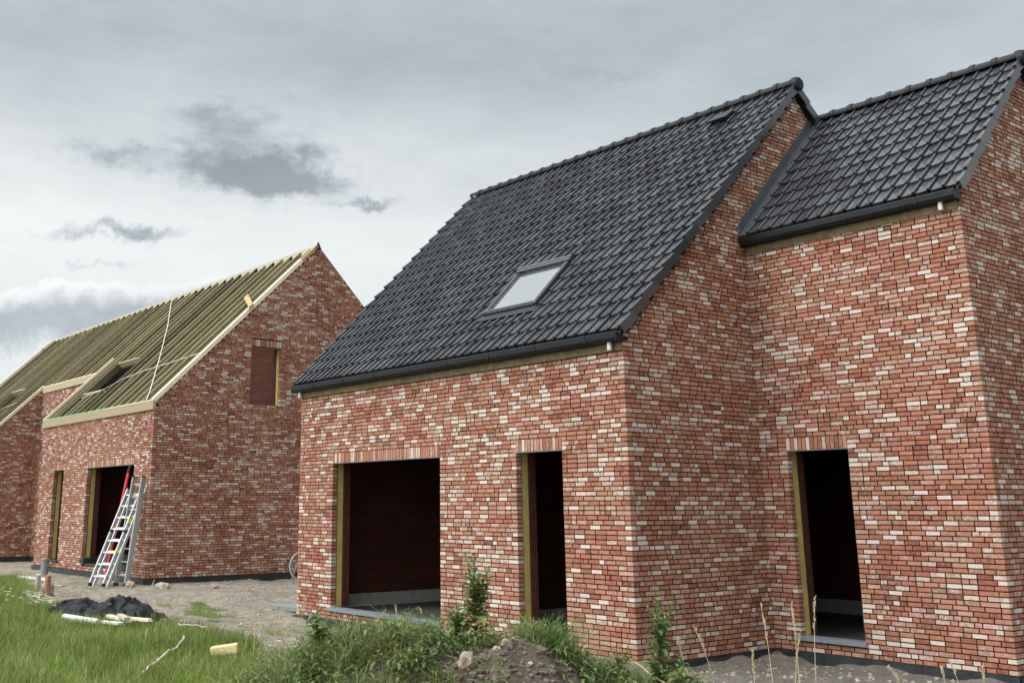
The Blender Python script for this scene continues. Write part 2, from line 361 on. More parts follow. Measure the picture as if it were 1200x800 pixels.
# hidden sides
mb=MB()
def gab(mb,x0,x1,ya,yb,ym,z0,ze,zm):
    P=[(ya,z0),(yb,z0),(yb,ze),(ym,zm),(ya,ze)]; n=len(P)
    v=[(x0,y,z) for y,z in P]+[(x1,y,z) for y,z in P]; mb.add(v,[(4,3,2,1,0),(5,6,7,8,9)]+[(i,(i+1)%n,n+(i+1)%n,n+i) for i in range(n)])
gab(mb,-L1+.004,-L1+.1,.1,D1,yr,0,4.1,8.53); mb.box(-L1+.11,-.11,D1-.1,D1,0,4.1); mb.box(.1,W1-.11,D1b-.1,D1b,0,5.6)
mb.build('rear_wall',M['brick_tex'],h1)
mb=MB(); mb.box(-L1+.006,-.006,.008,.12,-.30,-.003); mb.box(-.12,-.008,.12,Y1+.02,-.30,-.003); mb.box(-.008,W1-.006,Y1+.008,Y1+.12,-.30,-.003); mb.box(W1-.12,W1-.010,Y1+.12,D1b,-.30,-.003); mb.box(-L1+.01,-L1+.12,.12,D1,-.3,-.003)
mb.build('bitumen_plinth',M['black'],h1)
# roll of bitumen lying ragged along the wall foot
mb=MB()
def ragged(mb,pts,h,out,thick=.012):
    for i in range(len(pts)-1):
        a=np.array(pts[i]);b_=np.array(pts[i+1])
        n_=max(2,int(np.linalg.norm(b_-a)/.25))
        for k in range(n_):
            p=a+(b_-a)*k/n_;q=a+(b_-a)*(k+1)/n_; 
            hp=h+.025*math.sin(k*1.7+i)+.02*vnoise(p[0],p[1],.3);hq=h+.025*math.sin((k+1)*1.7+i)+.02*vnoise(q[0],q[1],.3)
            o=np.array(out[i]); 
            mb.add([(p[0],p[1],-.35),(q[0],q[1],-.35),(q[0]+o[0]*.02,q[1]+o[1]*.02,hq),(p[0]+o[0]*.02,p[1]+o[1]*.02,hp),(q[0]+o[0]*.02-o[0]*thick,q[1]-o[1]*thick+o[1]*.02,hq),(p[0]-o[0]*thick+o[0]*.02,p[1]-o[1]*thick+o[1]*.02,hp)],[(0,1,2,3),(3,2,4,5)])
ragged(mb,[(-8.25,-.03),(0.03,-.03),(.03,Y1-.03),(W1+.03,Y1-.03),(W1+.03,D1b)],-.02,[(0,-1),(1,0),(0,-1),(1,0)])
mb.build('plinth_membrane',M['black'],h1)
# openings
for a,b_ in ops_main: opening_parts(h1,a,b_,0.,0.)
opening_parts(h1,.425,1.368,Y1,0.)
inner_leaf(h1,'x',0.,-L1+.25,-.25,.1,2.9,[(-7.05,-3.92),(-2.14,-1.195)])
inner_leaf(h1,'x',Y1,.3,W1-.25,.1,2.9,[(.425,1.368)])
room(h1,-7.75,-3.65,.39,7.2,.10,2.85); room(h1,-3.35,-.33,.39,2.75,.10,2.85); room(h1,-3.0,2.9,Y1+.42,6.9,.10,2.85)
mb=MB(); mb.box(.10,.35,4.9,5.2,.10,.50); mb.build('concrete_block',M['render_white'],h1)
# eaves
def eaves(root,x0,x1,yw,zl,yl):
    """wooden board over the bricks plus a dark box gutter whose lip is at (yl, zl)"""
    m=MB(); m.box(x0,x1-.02,yw-.022,yw+.04,zl-.225,zl-.06); m.build('eaves_board',M['wood_dark'],root)
    g=MB(); gx0,gx1=x0-.13 if x0<-1 else x0-.04,x1+.04
    prof=[(yl,zl),(yl-.008,zl+.006),(yl-.012,zl-.004),(yl-.004,zl-.075),(yl+.02,zl-.115),(yw-.025,zl-.125),(yw-.025,zl-.02),(yw-.033,zl-.02),(yw-.033,zl-.115),(yl+.024,zl-.105),(yl+.006,zl-.073)]
    n=len(prof); V=[(gx0,a,c) for a,c in prof]+[(gx1,a,c) for a,c in prof]
    g.add(V,[(i,(i+1)%n,n+(i+1)%n,n+i) for i in range(n)])
    for gx in (gx0,gx1-.006): g.box(gx,gx+.006,yl-.004,yw-.026,zl-.12,zl-.002)
    xx=gx0+.8
    while xx<gx1-.3: g.box(xx,xx+.012,yl-.015,yl+.03,zl-.10,zl+.003); xx+=1.0
    return g.build('gutter',M['zinc'],root)
def spout(parent,x,y,z):
    m=MB(); m.tube([(x,y,z+.04),(x,y,z-.075)],.031,14); m.build('drain_spout',M['pvc'],parent)
g=eaves(h1,-L1,0.,0.,4.13,-.168); spout(g,-L1+.06,-.085,3.985); spout(g,-.16,-.085,3.985)
g=eaves(h1,0.0,W1,Y1,5.815,2.665); spout(g,W1-.2,2.75,5.67)
# tiles
PROF=[(-.002,-.03),(.000,.016),(.008,.028),(.024,.031),(.033,.024),(.037,-.03),(.045,-.03),(.049,-.003),(.10,-.006),(.165,.0),(.192,.002),(.197,-.022),(.204,-.03)]
TW=.2049; GA=.335; c45=math.cos(R(45))
def tiles(mb,x0,x1,yE,zE,yR,d,skip=None,w0=0.):
    n=round((x1-x0)/TW); tw=(x1-x0)/n; Ls=abs(yR-yE)/c45; rows=math.ceil(Ls/GA-.15)
    for r in range(rows):
        for k in range(n):
            ux=x0+k*tw; v0=r*GA; v1=min(v0+GA+.03,Ls)
            if skip and skip(ux+tw/2,yE+d*(v0+GA/2)*c45): continue
            mb.cur=(random.random(),)*3+(1,)
            jw=random.uniform(-.0025,.0025); jv=random.uniform(-.005,.005); jt=random.uniform(-.0025,.0025)
            def P(u,v,w): return (ux+u*tw/TW, yE+d*(v*c45-w*c45), zE+v*c45+w*c45)
            top0=[P(u,v0+jv,w+.038+jw+jt*(u/.1-1)) for u,w in PROF]; top1=[P(u,v1,w+jw) for u,w in PROF]; bot=[P(u,v0+jv+.003,w+.004) for u,w in PROF]
            m_=len(PROF); F=[(i,i+1,m_+i+1,m_+i) for i in range(m_-1)]+[(2*m_+i,2*m_+i+1,i+1,i) for i in range(m_-1)]
            if d<0: F=[tuple(reversed(f)) for f in F]
            mb.add(top0+top1+bot,F)
def underlay(mb,x0,x1,yE,zE,yR,d):
    zR=zE+abs(yR-yE); t=.03
    mb.add([(x0,yE,zE-.03),(x1,yE,zE-.03),(x1,yR,zR-.03),(x0,yR,zR-.03),(x0,yE,zE-.09),(x1,yE,zE-.09),(x1,yR,zR-.09),(x0,yR,zR-.09)],[(0,1,2,3),(7,6,5,4),(0,4,5,1),(3,2,6,7),(0,3,7,4),(1,5,6,2)])
def verge(mb,x,out,yE,zE,yR,d):
    Ls=abs(yR-yE)/c45; r=0
    while r*GA<Ls-.1:
        v0=r*GA; v1=min(v0+GA+.02,Ls); mb.cur=(random.random(),)*3+(1,)
        e=random.uniform(0,.003)
        def P(xx,v,w): return (xx,yE+d*(v*c45-w*c45),zE+v*c45+w*c45)
        a,b_=x-out*.05,x+out*.002+out*e
        def slab(xa,xb,w0,w1,lift):
            p=[P(xa,v0,w0+lift),P(xb,v0,w0+lift),P(xb,v1,w0),P(xa,v1,w0),P(xa,v0,w1+lift),P(xb,v0,w1+lift),P(xb,v1,w1),P(xa,v1,w1)]
            mb.hexa(p)
        slab(min(a,b_),max(a,b_),.0,.022,.045)
        aa,bb=x+out*(.002+e-.018),x+out*(.004+e)
        slab(min(aa,bb),max(aa,bb),-.110,.026,.048)
        r+=1
def ridge(mb,x0,x1,y,z,rr=.092):
    n=round((x1-x0)/.335); w=(x1-x0)/n; K=10
    for k in range(n):
        xa=x0+k*w; mb.cur=(random.random(),)*3+(1,)
        rings=[(0,1.),(w*.80,.93),(w*.80,1.14),(w*.9,1.2),(w+.01,1.14)]
        V=[];
        for dx,s in rings:
            for i in range(K+1):
                a=math.pi*(i/K)*1.16-.08*math.pi; V.append((xa+dx,y-math.cos(a)*rr*s,z+math.sin(a)*rr*s-.03))
        F=[(q*(K+1)+i,q*(K+1)+i+1,(q+1)*(K+1)+i+1,(q+1)*(K+1)+i) for q in range(len(rings)-1) for i in range(K)]
        mb.add(V,F)
def endcap(mb,x,y,z,s,rr=.118):
    K=14; ring=lambda dx,f:[(x+dx,y-math.cos(math.pi*2*i/K)*rr*f*.98,z+math.sin(math.pi*2*i/K)*rr*f-.035) for i in range(K)]
    V=ring(-.06*s,1)+ring(0.02*s,1.)+ring(.038*s,.8)+ring(.044*s,.35); F=[(q*K+i,q*K+(i+1)%K,(q+1)*K+(i+1)%K,(q+1)*K+i) for q in range(3) for i in range(K)]+[tuple(3*K+i for i in range(K)),tuple(range(K))[::-1]]
    mb.add(V,F)
SKX0,SKX1,SKY0,SKY1=-3.45,-2.21,.58,1.44
yE,zE=-.12,4.16
mb=MB(); tiles(mb,-L1-.09,.075,yE,zE,yr,1,skip=lambda x,y:SKX0+.03<x<SKX1-.02 and SKY0-.05<y<SKY1)
tiles(mb,-L1-.09,.075,2*yr-yE,zE,yr,-1)
verge(mb,.11,1,yE,zE,yr,1); verge(mb,.11,1,2*yr-yE,zE,yr,-1); verge(mb,-L1-.11,-1,yE,zE,yr,1); verge(mb,-L1-.11,-1,2*yr-yE,zE,yr,-1)
underlay(mb,-L1+.02,.02,yE+.06,zE+.06,yr-.02,1); underlay(mb,-L1+.02,.02,2*yr-yE-.06,zE+.06,yr+.02,-1)
roof1=mb.build('tiled_roof',M['tile'],h1,attr=True)
mb=MB(); ridge(mb,-L1-.12,.10,yr,S1(yr)+.05); endcap(mb,.13,yr,S1(yr)+.03,1); mb.build('ridge_caps',M['ridge'],roof1,attr=True,smooth=False)
yr2=5.08; yE2,zE2=2.72,5.85
mb=MB(); tiles(mb,.12,W1+.075,yE2,zE2,yr2,1); tiles(mb,.12,W1+.075,2*yr2-yE2,zE2,yr2,-1)
verge(mb,W1+.11,1,yE2,zE2,yr2,1); verge(mb,W1+.11,1,2*yr2-yE2,zE2,yr2,-1)
underlay(mb,.002,W1+.02,yE2+.06,zE2+.06,yr2-.02,1); underlay(mb,.002,W1+.02,2*yr2-yE2-.06,zE2+.06,yr2+.02,-1)
roof2=mb.build('wing_tiled_roof',M['tile'],h1,attr=True)
mb=MB(); ridge(mb,.02,W1+.10,yr2,S2(yr2)+.05); endcap(mb,W1+.13,yr2,S2(yr2)+.03,1); mb.build('ridge_caps',M['ridge'],roof2,attr=True)
mb=MB()
for d,ye in ((1,yE2),(-1,2*yr2-yE2)):
    def P(x,v,w): return (x,ye+d*(v*c45-w*c45),zE2+v*c45+w*c45)
    Lr=(yr2-yE2)/c45
    if d>0 or True:
        mb.hexa([P(.003,-.03,.0),P(.13,-.03,.0),P(.13,Lr,.0),P(.003,Lr,.0),P(.003,-.03,.045),P(.13,-.03,.032),P(.13,Lr,.032),P(.003,Lr,.045)])
        mb.hexa([P(.003,-.0,.05),P(.012,-.0,.05),P(.012,Lr,.05),P(.003,Lr,.05),P(.003,0,.16),P(.010,0,.16),P(.010,Lr,.16),P(.003,Lr,.16)])
mb.build('lead_flashing',M['lead'],roof2)
# skylight
sk=MB()
def RP(x,y,w): return (x,y-w*c45,S1(y)+w*c45)
def rbar(m,x0,x1,y0,y1,w0,w1): m.hexa([RP(x0,y0,w0),RP(x1,y0,w0),RP(x1,y1,w0),RP(x0,y1,w0),RP(x0,y0,w1),RP(x1,y0,w1),RP(x1,y1,w1),RP(x0,y1,w1)])
fw=.055
rbar(sk,SKX0,SKX0+fw,SKY0,SKY1,-.03,.095);rbar(sk,SKX1-fw,SKX1,SKY0,SKY1,-.03,.095);rbar(sk,SKX0+fw,SKX1-fw,SKY0,SKY0+.05,-.03,.085);rbar(sk,SKX0-.01,SKX1+.01,SKY1-.09,SKY1,-.03,.115)
skf=sk.build('skylight_frame',M['frame_dark'],roof1)
p=MB(); rbar(p,SKX0+fw,SKX1-fw,SKY0+.05,SKY1-.09,.03,.062); p.build('pane',M['glass'],skf)
t=MB(); rbar(t,SKX0+fw-.012,SKX0+fw+.012,SKY0+.04,SKY1-.09,.05,.100); rbar(t,SKX1-fw-.012,SKX1-fw+.012,SKY0+.04,SKY1-.09,.05,.100); rbar(t,SKX0+.01,SKX1-.01,SKY0+.03,SKY0+.052,.05,.098);rbar(t,SKX0,SKX1,SKY1-.03,SKY1-.002,.10,.122); t.build('trim',M['trim_dark'],skf)
t=MB(); rbar(t,SKX0-.05,SKX1+.05,SKY0-.10,SKY0,.022,.052); rbar(t,SKX0-.07,SKX0,SKY0,SKY1+.04,.0,.030); rbar(t,SKX1,SKX1+.07,SKY0,SKY1+.04,.0,.030); t.build('flashing_apron',M['zinc2'],skf)
# vent
v=MB(); x0,x1,y0,y1=-1.33,-.97,4.02,4.20
v.hexa([RP(x0,y0,.02),RP(x1,y0,.02),RP(x1,y1,.02),RP(x0,y1,.02),RP(x0,y0,.12),RP(x1,y0,.12),RP(x1,y1,.06),RP(x0,y1,.06)])
v.build('roof_vent',M['frame_dark'],roof1)
v=MB(); v.hexa([RP(x0-.02,y0-.05,.12),RP(x1+.02,y0-.05,.12),RP(x1+.02,y1+.02,.062),RP(x0-.02,y1+.02,.062),RP(x0-.02,y0-.05,.132),RP(x1+.02,y0-.05,.132),RP(x1+.02,y1+.02,.074),RP(x0-.02,y1+.02,.074)]); v.build('vent_hood',M['zinc2'],roof1)

# ================================================================ HOUSE 2 (open rafters)
BX=-15.23; BZ=.263; BY=.03; XL1=BX-8.22; XL2=-28.75; XL3=-37.44; RY=1.61; DB=9.10; ym=BY+DB/2
h2=empty('unfinished_house',(-26,4.5,BZ)); tag(h2,'unfinished red brick house with bare wooden rafters and no roof tiles','house')
SB=lambda y:4.41+y
ops_b=[(-22.205,-21.366),(-19.486,-16.264)]
mb=MB(); brick_wall(mb,'x',BY,-1,XL1,BX,BZ,4.21,opn(ops_b,BZ),c1=1,c0=1)
for a,b_ in ops_b: soldiers(mb,'x',BY,-1,a,b_,BZ+ZL)
mb.build('front_wall',BM,h2,attr=True)
gw=(2.61,3.50,4.50,5.99)
mb=MB(); brick_wall(mb,'y',BX,1,lambda z:max(BY,z-4.37),lambda z:min(BY+DB,BY+DB-(z-4.40)),BZ,8.9,[(gw[0],gw[1],gw[2],gw[3]+3*H)],c0=2)
soldiers(mb,'y',BX,1,gw[0],gw[1],gw[3]); mb.build('gable_wall',BM,h2,attr=True)
mb=MB(); brick_wall(mb,'x',RY,-1,XL2,XL1,BZ,5.80); mb.build('recessed_wall',BM,h2,attr=True)
mb=MB(); brick_wall(mb,'y',XL2,1,lambda z:max(BY,z-4.40),RY,BZ,5.93,c0=2); mb.build('far_wing_gable_wall',BM,h2,attr=True)
mb=MB(); brick_wall(mb,'x',BY,-1,XL3,XL2,BZ,4.21,c1=1); mb.build('far_front_wall',BM,h2,attr=True)
mb=MB(); gab(mb,XL3,XL3+.1,BY+.1,BY+DB,ym,BZ,4.3,8.85); mb.box(XL3+.11,BX-.11,BY+DB-.1,BY+DB,BZ,4.3)
P=[(BY+.1,BZ),(RY,BZ),(RY,5.92),(BY+.1,4.45)]
mb.add([(XL1+.004,y,z) for y,z in P]+[(XL1+.1,y,z) for y,z in P],[(3,2,1,0),(4,5,6,7)]+[(i,(i+1)%4,4+(i+1)%4,4+i) for i in range(4)])
mb.build('rear_wall',M['brick_tex'],h2)
mb=MB()
for a in ((XL1+.01,BX-.01,BY+.01,BY+.12),(BX-.12,BX-.01,BY+.12,BY+DB),(XL2,XL1,RY+.01,RY+.12),(XL2-.12,XL2-.01,BY+.12,RY+.1),(XL3,XL2-.01,BY+.01,BY+.12)): mb.box(a[0],a[1],a[2],a[3],-.25,BZ-.003)
ragged(mb,[(XL1,BY-.02),(BX+.025,BY-.02),(BX+.025,BY+DB)],BZ-.035,[(0,-1),(1,0)]); mb.build('bitumen_plinth',M['black'],h2)
for a,b_ in ops_b: opening_parts(h2,a,b_,BY,BZ,sill=False)
mb=MB(); mb.box(-22.3,-21.3,BY-.06,BY+.12,BZ+ZS-.06,BZ+ZS-.01); mb.build('window_sill',M['black'],h2)
mb=MB(); mb.box(-19.6,-16.2,BY+.0,BY+.36,BZ+ZS-.057,BZ+ZS-.01); mb.box(-19.5,-19.2,BY-.05,BY+.2,BZ+ZS-.02,BZ+ZS+.13); mb.build('threshold_membrane',M['black'],h2)
inner_leaf(h2,'x',BY,XL1+.25,BX-.25,BZ+.1,BZ+2.9,ops_b)
room(h2,XL1+.39,-20.4,BY+.39,6.,BZ+.1,BZ+2.85); room(h2,-20.2,BX-.4,BY+.39,6.,BZ+.1,BZ+2.85)
# gable window: clay wall seen inside, insulation edge
mb=MB(); mb.box(BX-.235,BX-.12,gw[1]+.0,gw[1]+.06,gw[2],gw[3]+.03); mb.build('insulation_board',M['insul'],h2)
mb=MB(); mb.box(BX-.39,BX-.24,gw[1]-.02,gw[1]+.2,gw[2]-.1,gw[3]+.1); mb.box(BX-.39,BX-.24,gw[0]-.2,gw[0]-.0,gw[2]-.1,gw[3]+.1); mb.box(BX-.39,BX-.24,gw[0]-.0,gw[1]-.02,gw[2]-.4,gw[2]-.01)
mb.box(BX-2.6,BX-.39,gw[1]+.35,gw[1]+.49,gw[2]-1.0,SB(gw[0])-.4); mb.build('attic_block_wall',M['block'],h2)
mb=MB(); mb.box(BX-.36,BX-.11,gw[0]-.1,gw[1]+.1,gw[3]-.005,gw[3]+.05); mb.build('window_head_board',M['wood_fascia'],h2)
mb=MB(); mb.box(BX-8,BX-.4,BY+.4,BY+DB-.3,BZ+3.0,BZ+3.2); mb.build('attic_floor',M['ceiling'],h2)
# fascia beams
mb=MB(); mb.box(XL1-.03,BX+.005,BY-.045,BY+.03,4.205,4.415); mb.build('fascia_beam',M['wood_fascia'],h2)
mb=MB(); mb.box(XL1-.03,XL1+5.2,BY-.05,BY+.06,4.416,4.445); mb.build('eaves_lath',M['greenlath'],h2)
mb=MB(); mb.box(XL1+5.21,BX+.01,BY-.05,BY+.06,4.416,4.447); mb.build('eaves_lath',M['wood_pale'],h2)
mb=MB(); mb.box(XL2+.0,XL1-.0,RY-.045,RY+.03,5.78,5.985); mb.build('fascia_beam',M['wood_fascia'],h2)
mb=MB(); mb.box(XL2+.0,XL1-.0,RY-.05,RY+.06,5.986,6.015); mb.build('eaves_lath',M['wood_pale'],h2)
mb=MB(); mb.box(XL3,XL2-.0,BY-.045,BY+.03,4.205,4.415); mb.build('fascia_beam',M['wood_fascia'],h2)
def vboard(name,x0,x1,y0,y1,w0,w1,mt,back=False):
    m=MB(); f=lambda x,y,w:(x,(2*ym-(y-w*c45)) if back else (y-w*c45),SB(y)+w*c45)
    m.hexa([f(x0,y0,w0),f(x1,y0,w0),f(x1,y1,w0),f(x0,y1,w0),f(x0,y0,w1),f(x1,y0,w1),f(x1,y1,w1),f(x0,y1,w1)]); return m.build(name,mt,h2)
vboard('verge_board',BX-.10,BX+.012,BY-.02,ym-.50,-.05,.05,M['wood_pale']); vboard('verge_board',BX-.10,BX+.010,ym-.49,ym-.02,-.055,.03,M['wood_new'])
vboard('verge_board',XL1-.0,XL1+.09,BY-.02,RY+.45,-.03,.05,M['wood_pale'])
vboard('verge_board',XL2-.09,XL2+.012,BY-.02,RY+.02,-.04,.05,M['wood_pale'])
vboard('verge_board',XL3-.01,XL3+.10,BY-.02,ym,-.04,.06,M['wood_pale']); vboard('verge_board',BX-.1,BX-.0,BY-.02,ym,-.06,-.01,M['zinc'],True)
m_=MB(); m_.tube([(BX+.0,ym,SB(ym)-.12),(BX+.0,ym,SB(ym)+.08)],[.10,.02],6); m_.build('ridge_cap',M['zinc'],h2)
# rafters
RS=.52
def rafter(x,y0,y1,back=False):
    m=MB(); f=lambda xx,y,w:(xx,(2*ym-(y-w*c45)) if back else (y-w*c45),SB(y)+w*c45); w=.042
    j=random.uniform(-.006,.006)
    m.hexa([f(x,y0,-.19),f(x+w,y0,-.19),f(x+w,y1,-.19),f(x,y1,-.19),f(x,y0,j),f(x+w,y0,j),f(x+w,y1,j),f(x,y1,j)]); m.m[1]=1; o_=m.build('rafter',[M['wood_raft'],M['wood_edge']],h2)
x=BX-.40; i=0; back_x=[]
while x>XL3+.1:
    inrec=XL2-.05<x<XL1+.01
    ys=RY if inrec else BY+.01
    if -22.30<x<-20.75:          # trimmed round the roof-window opening
        rafter(x,ys,.78); rafter(x,1.80,ym-.05)
    elif -33.2<x<-31.6: rafter(x,ys,.78); rafter(x,1.80,ym-.05)
    else: rafter(x,ys,ym-.05)
    back_x.append(x)
    i+=1; x-=RS
for x in back_x[::2]: rafter(x,BY+.02,ym-.02,True)
m=MB(); f=lambda xx,y,w:(xx,y-w*c45,SB(y)+w*c45)
def cross(y,x0,x1,w0,w1,hh,name,mt):
    m=MB(); m.hexa([f(x0,y,w0),f(x1,y,w0),f(x1,y+hh,w0),f(x0,y+hh,w0),f(x0,y,w1),f(x1,y,w1),f(x1,y+hh,w1),f(x0,y+hh,w1)]); return m.build(name,mt,h2)
for yy in (1.9,3.35): cross(yy,XL3+.1,BX-.1,-.30,-.20,.10,'purlin',M['wood_raft'])
for (a,b_) in ((-22.33,-20.72),(-33.2,-31.6)):
    cross(.76,a,b_,-.16,.004,.035,'trimmer',M['wood_fascia']); cross(1.78,a,b_,-.16,.004,.035,'trimmer',M['wood_fascia'])
m=MB(); m.box(XL3+.02,BX-.1,ym-.02,ym+.02,SB(ym)-.20,SB(ym)+.012); m.build('ridge_board',M['wood_grey'],h2)
m=MB(); ff=lambda xx,y,w:(xx,(2*ym-(y-w*c45)),SB(y)+w*c45)
m.hexa([ff(XL3+.1,BY,-.24),ff(BX-.12,BY,-.24),ff(BX-.12,ym-.05,-.24),ff(XL3+.1,ym-.05,-.24),ff(XL3+.1,BY,-.20),ff(BX-.12,BY,-.20),ff(BX-.12,ym-.05,-.20),ff(XL3+.1,ym-.05,-.20)]); m.build('added_sky_screen',M['black'],h2)  # dark sheet added under the rear rafters to block sky showing through
# bracing strap and long lath lying on the rafters
def lay(pts,w,h,name,mt):
    m=MB(); P=[Vector((x,y-.012,SB(y)+.012)) for x,y in pts]
    for a,b_ in zip(P[:-1],P[1:]): m.bar(a,b_,w,h,up=(0,-c45,c45))
    m.build(name,mt,h2)
lay([(-24.53,4.40),(-21.4,2.95),(-18.6,1.55),(-16.35,.38),(-15.78,.05)],.032,.010,'bracing_strap',M['strap2'])
lay([(-22.0,.62),(-20.6,.78),(-19.9,1.02),(-18.6,1.15),(-17.2,1.2),(-15.4,1.30)],.028,.010,'tension_tape',M['strap2'])
lay([(-33.5,.62),(-32.0,.80),(-31.4,1.0),(-30.0,1.1)],.028,.010,'tension_tape',M['strap2'])
m=MB(); m.hexa([f(BX-1.20,3.02,.05),f(BX+.10,2.50,.05),f(BX+.14,2.60,.05),f(BX-1.16,3.12,.05),f(BX-1.20,3.02,.10),f(BX+.10,2.50,.10),f(BX+.14,2.60,.10),f(BX-1.16,3.12,.10)])
tag(m.build('timber_offcut',M['wood_new'],None,origin=(BX-.5,2.6,SB(2.6))),'short pale timber offcut lying on the verge of the unfinished roof','timber')
m=MB(); m.box(XL3-.1,XL3+.15,ym-.45,ym-.40,SB(ym-.45)+.02,SB(ym-.45)+.10); m.build('projecting_lath',M['wood_grey'],h2)

# ================================================================ GROUND
def axis_pts():
    xs=np.concatenate([[-2500,-900,-350,-150,-80],np.arange(-50,-22,.5),np.arange(-22,-8,.11),np.arange(-8,6,.055),np.arange(6,12,.25),np.arange(12,40,1.5),[60,120,350,900,2500]])
    ys=np.concatenate([[-2500,-900,-350,-150,-80,-50],np.arange(-30,-9,.6),np.arange(-9,-6.5,.2),np.arange(-6.5,3.2,.055),np.arange(3.2,7.5,.11),np.arange(7.5,12,.3),np.arange(12,40,2.),[60,120,350,900,2500]])
    return xs,ys
GRASS=[(-60,-2.3),(-24,-2.3),(-19.4,-2.25),(-17.4,-2.45),(-14.5,-2.75),(-12.8,-3.05),(-11,-3.3),(-9.4,-3.4),(-8.6,-2.5),(-7.9,-2.2),(-6.6,-2.2),(-5.9,-2.25),(-5.0,-2.5),(-4.2,-2.35),(-3.3,-2.05),(-2.6,-1.9),(-1.9,-1.6),(-1.0,-1.4),(-.2,-1.9),(0.0,-3.0),(.6,-4.6),(2,-7.2),(6,-9),(14,-12),(14,-80),(-60,-80)]
def in_poly(x,y,P):
    c=np.zeros(np.shape(x),bool); j=len(P)-1
    for i in range(len(P)):
        xi,yi=P[i];xj,yj=P[j]
        with np.errstate(divide='ignore',invalid='ignore'):
            c^=((yi>y)!=(yj>y))&(x<(xj-xi)*(y-yi)/(yj-yi+1e-12)+xi)
        j=i
    return c
def grass_mask(x,y):
    return in_poly(x+.35*vnoise(x,y,.6)+.25*vnoise(x,y,.2),y+.5*vnoise(x+50,y,.7)+.3*vnoise(x+9,y,.2),GRASS)
def patch_mask(x,y):   # thin islands of grass on the sand
    e=((x+9.75)/1.25)**2+((y+1.1+.35*(x+9.75))/.42)**2
    return (e+3.2*vnoise(x,y,.35))<.75
xs,ys=axis_pts(); X,Y=np.meshgrid(xs,ys); Z=gh(X,Y)
# keep the ground below the house floors
ins=((X>-8.0)&(X<-.2)&(Y>.25)&(Y<8.6))|((X>.2)&(X<3.0)&(Y>3.1)&(Y<7.2)); Z=np.where(ins,np.minimum(Z,-.12),Z)
ins=((X>-37)&(X<-15.5)&(Y>.3)&(Y<8.8)); Z=np.where(ins,np.minimum(Z,.1),Z)
me=bpy.data.meshes.new('ground'); nx,ny=len(xs),len(ys)
me.from_pydata(np.stack([X.ravel(),Y.ravel(),Z.ravel()],1).tolist(),[],[(j*nx+i,j*nx+i+1,(j+1)*nx+i+1,(j+1)*nx+i) for j in range(ny-1) for i in range(nx-1)])
mm,_,_=mound(X,Y); gm=grass_mask(X,Y).astype(float); gm=np.maximum(gm,patch_mask(X,Y)*.8); far=(np.abs(X)+np.abs(Y)>60); gm=np.where(far,1,gm)
right=sm((X+1.5)/3)*sm((Y+4)/3)
dm=np.clip(mm*1.8,0,1); gm=np.where(mm>.25,gm*.3,gm)*(.75+.25*np.clip(.5+vnoise(X,Y,.5)*2,0,1))
at=me.color_attributes.new('bk','FLOAT_COLOR','POINT'); at.data.foreach_set('color',np.stack([gm.ravel(),dm.ravel(),right.ravel(),np.ones(gm.size)],1).astype(np.float32).ravel())
me.polygons.foreach_set('use_smooth',[True]*len(me.polygons)); me.materials.append(M['soil'])
ground=bpy.data.objects.new('ground',me); COL.objects.link(ground); tag(ground,kind='structure')

# ---------------------------------------------------------------- grass
def blades(name,x,y,h,w,matr,tone,lean=.35,curl=.3,label=None,cat=None):
    n=len(x); z=gh(x,y)-.01; az=NP.rand(n)*2*np.pi; l=np.abs(NP.randn(n))*lean; tw=NP.rand(n)*2*np.pi
    dx,dy=np.cos(az),np.sin(az); sx,sy=np.cos(tw),np.sin(tw)
    V=np.zeros((n,7,3)); 
    for i,(t,ws) in enumerate(((0,1),(.38,.85),(.74,.5),(1,0))):
        off=h*(l*t+curl*t*t*NP.rand(n)); zz=h*(t-.35*curl*t*t*t*2)*np.clip(1-.25*l,.4,1)
        cx,cy=x+dx*off,y+dy*off
        if i<3:
            V[:,2*i]=np.stack([cx-sx*w*ws/2,cy-sy*w*ws/2,z+zz],1); V[:,2*i+1]=np.stack([cx+sx*w*ws/2,cy+sy*w*ws/2,z+zz],1)
        else: V[:,6]=np.stack([cx,cy,z+zz],1)
    me=bpy.data.meshes.new(name); b0=np.arange(n)*7
    me.vertices.add(n*7); me.vertices.foreach_set('co',V.astype(np.float32).ravel())
    quads=np.stack([b0,b0+1,b0+3,b0+2,b0+2,b0+3,b0+5,b0+4,b0+4,b0+5,b0+6],1).ravel()
    me.loops.add(len(quads)); me.loops.foreach_set('vertex_index',quads.astype(np.int32))
    st=(np.arange(n)[:,None]*11+np.array([0,4,8])).ravel(); me.polygons.add(3*n); me.polygons.foreach_set('loop_start',st.astype(np.int32))
    me.update(calc_edges=True); me.validate()
    a=me.color_attributes.new('bk','FLOAT_COLOR','POINT'); tc=np.repeat(np.clip(tone,0,1),7); a.data.foreach_set('color',np.stack([tc,tc,tc,np.ones(n*7)],1).astype(np.float32).ravel())
    me.materials.append(matr); o=bpy.data.objects.new(name,me); COL.objects.link(o); tag(o,label,cat,kind='stuff'); return o
def scatter(n,x0,x1,y0,y1,mask):
    x=x0+(x1-x0)*NP.rand(n); y=y0+(y1-y0)*NP.rand(n); k=mask(x,y); return x[k],y[k]
gx,gy=scatter(150000,-24,1.5,-9.5,-1.2,lambda x,y:grass_mask(x,y)&(mound(x,y)[0]<.35)&(y>-9.5+0*x))
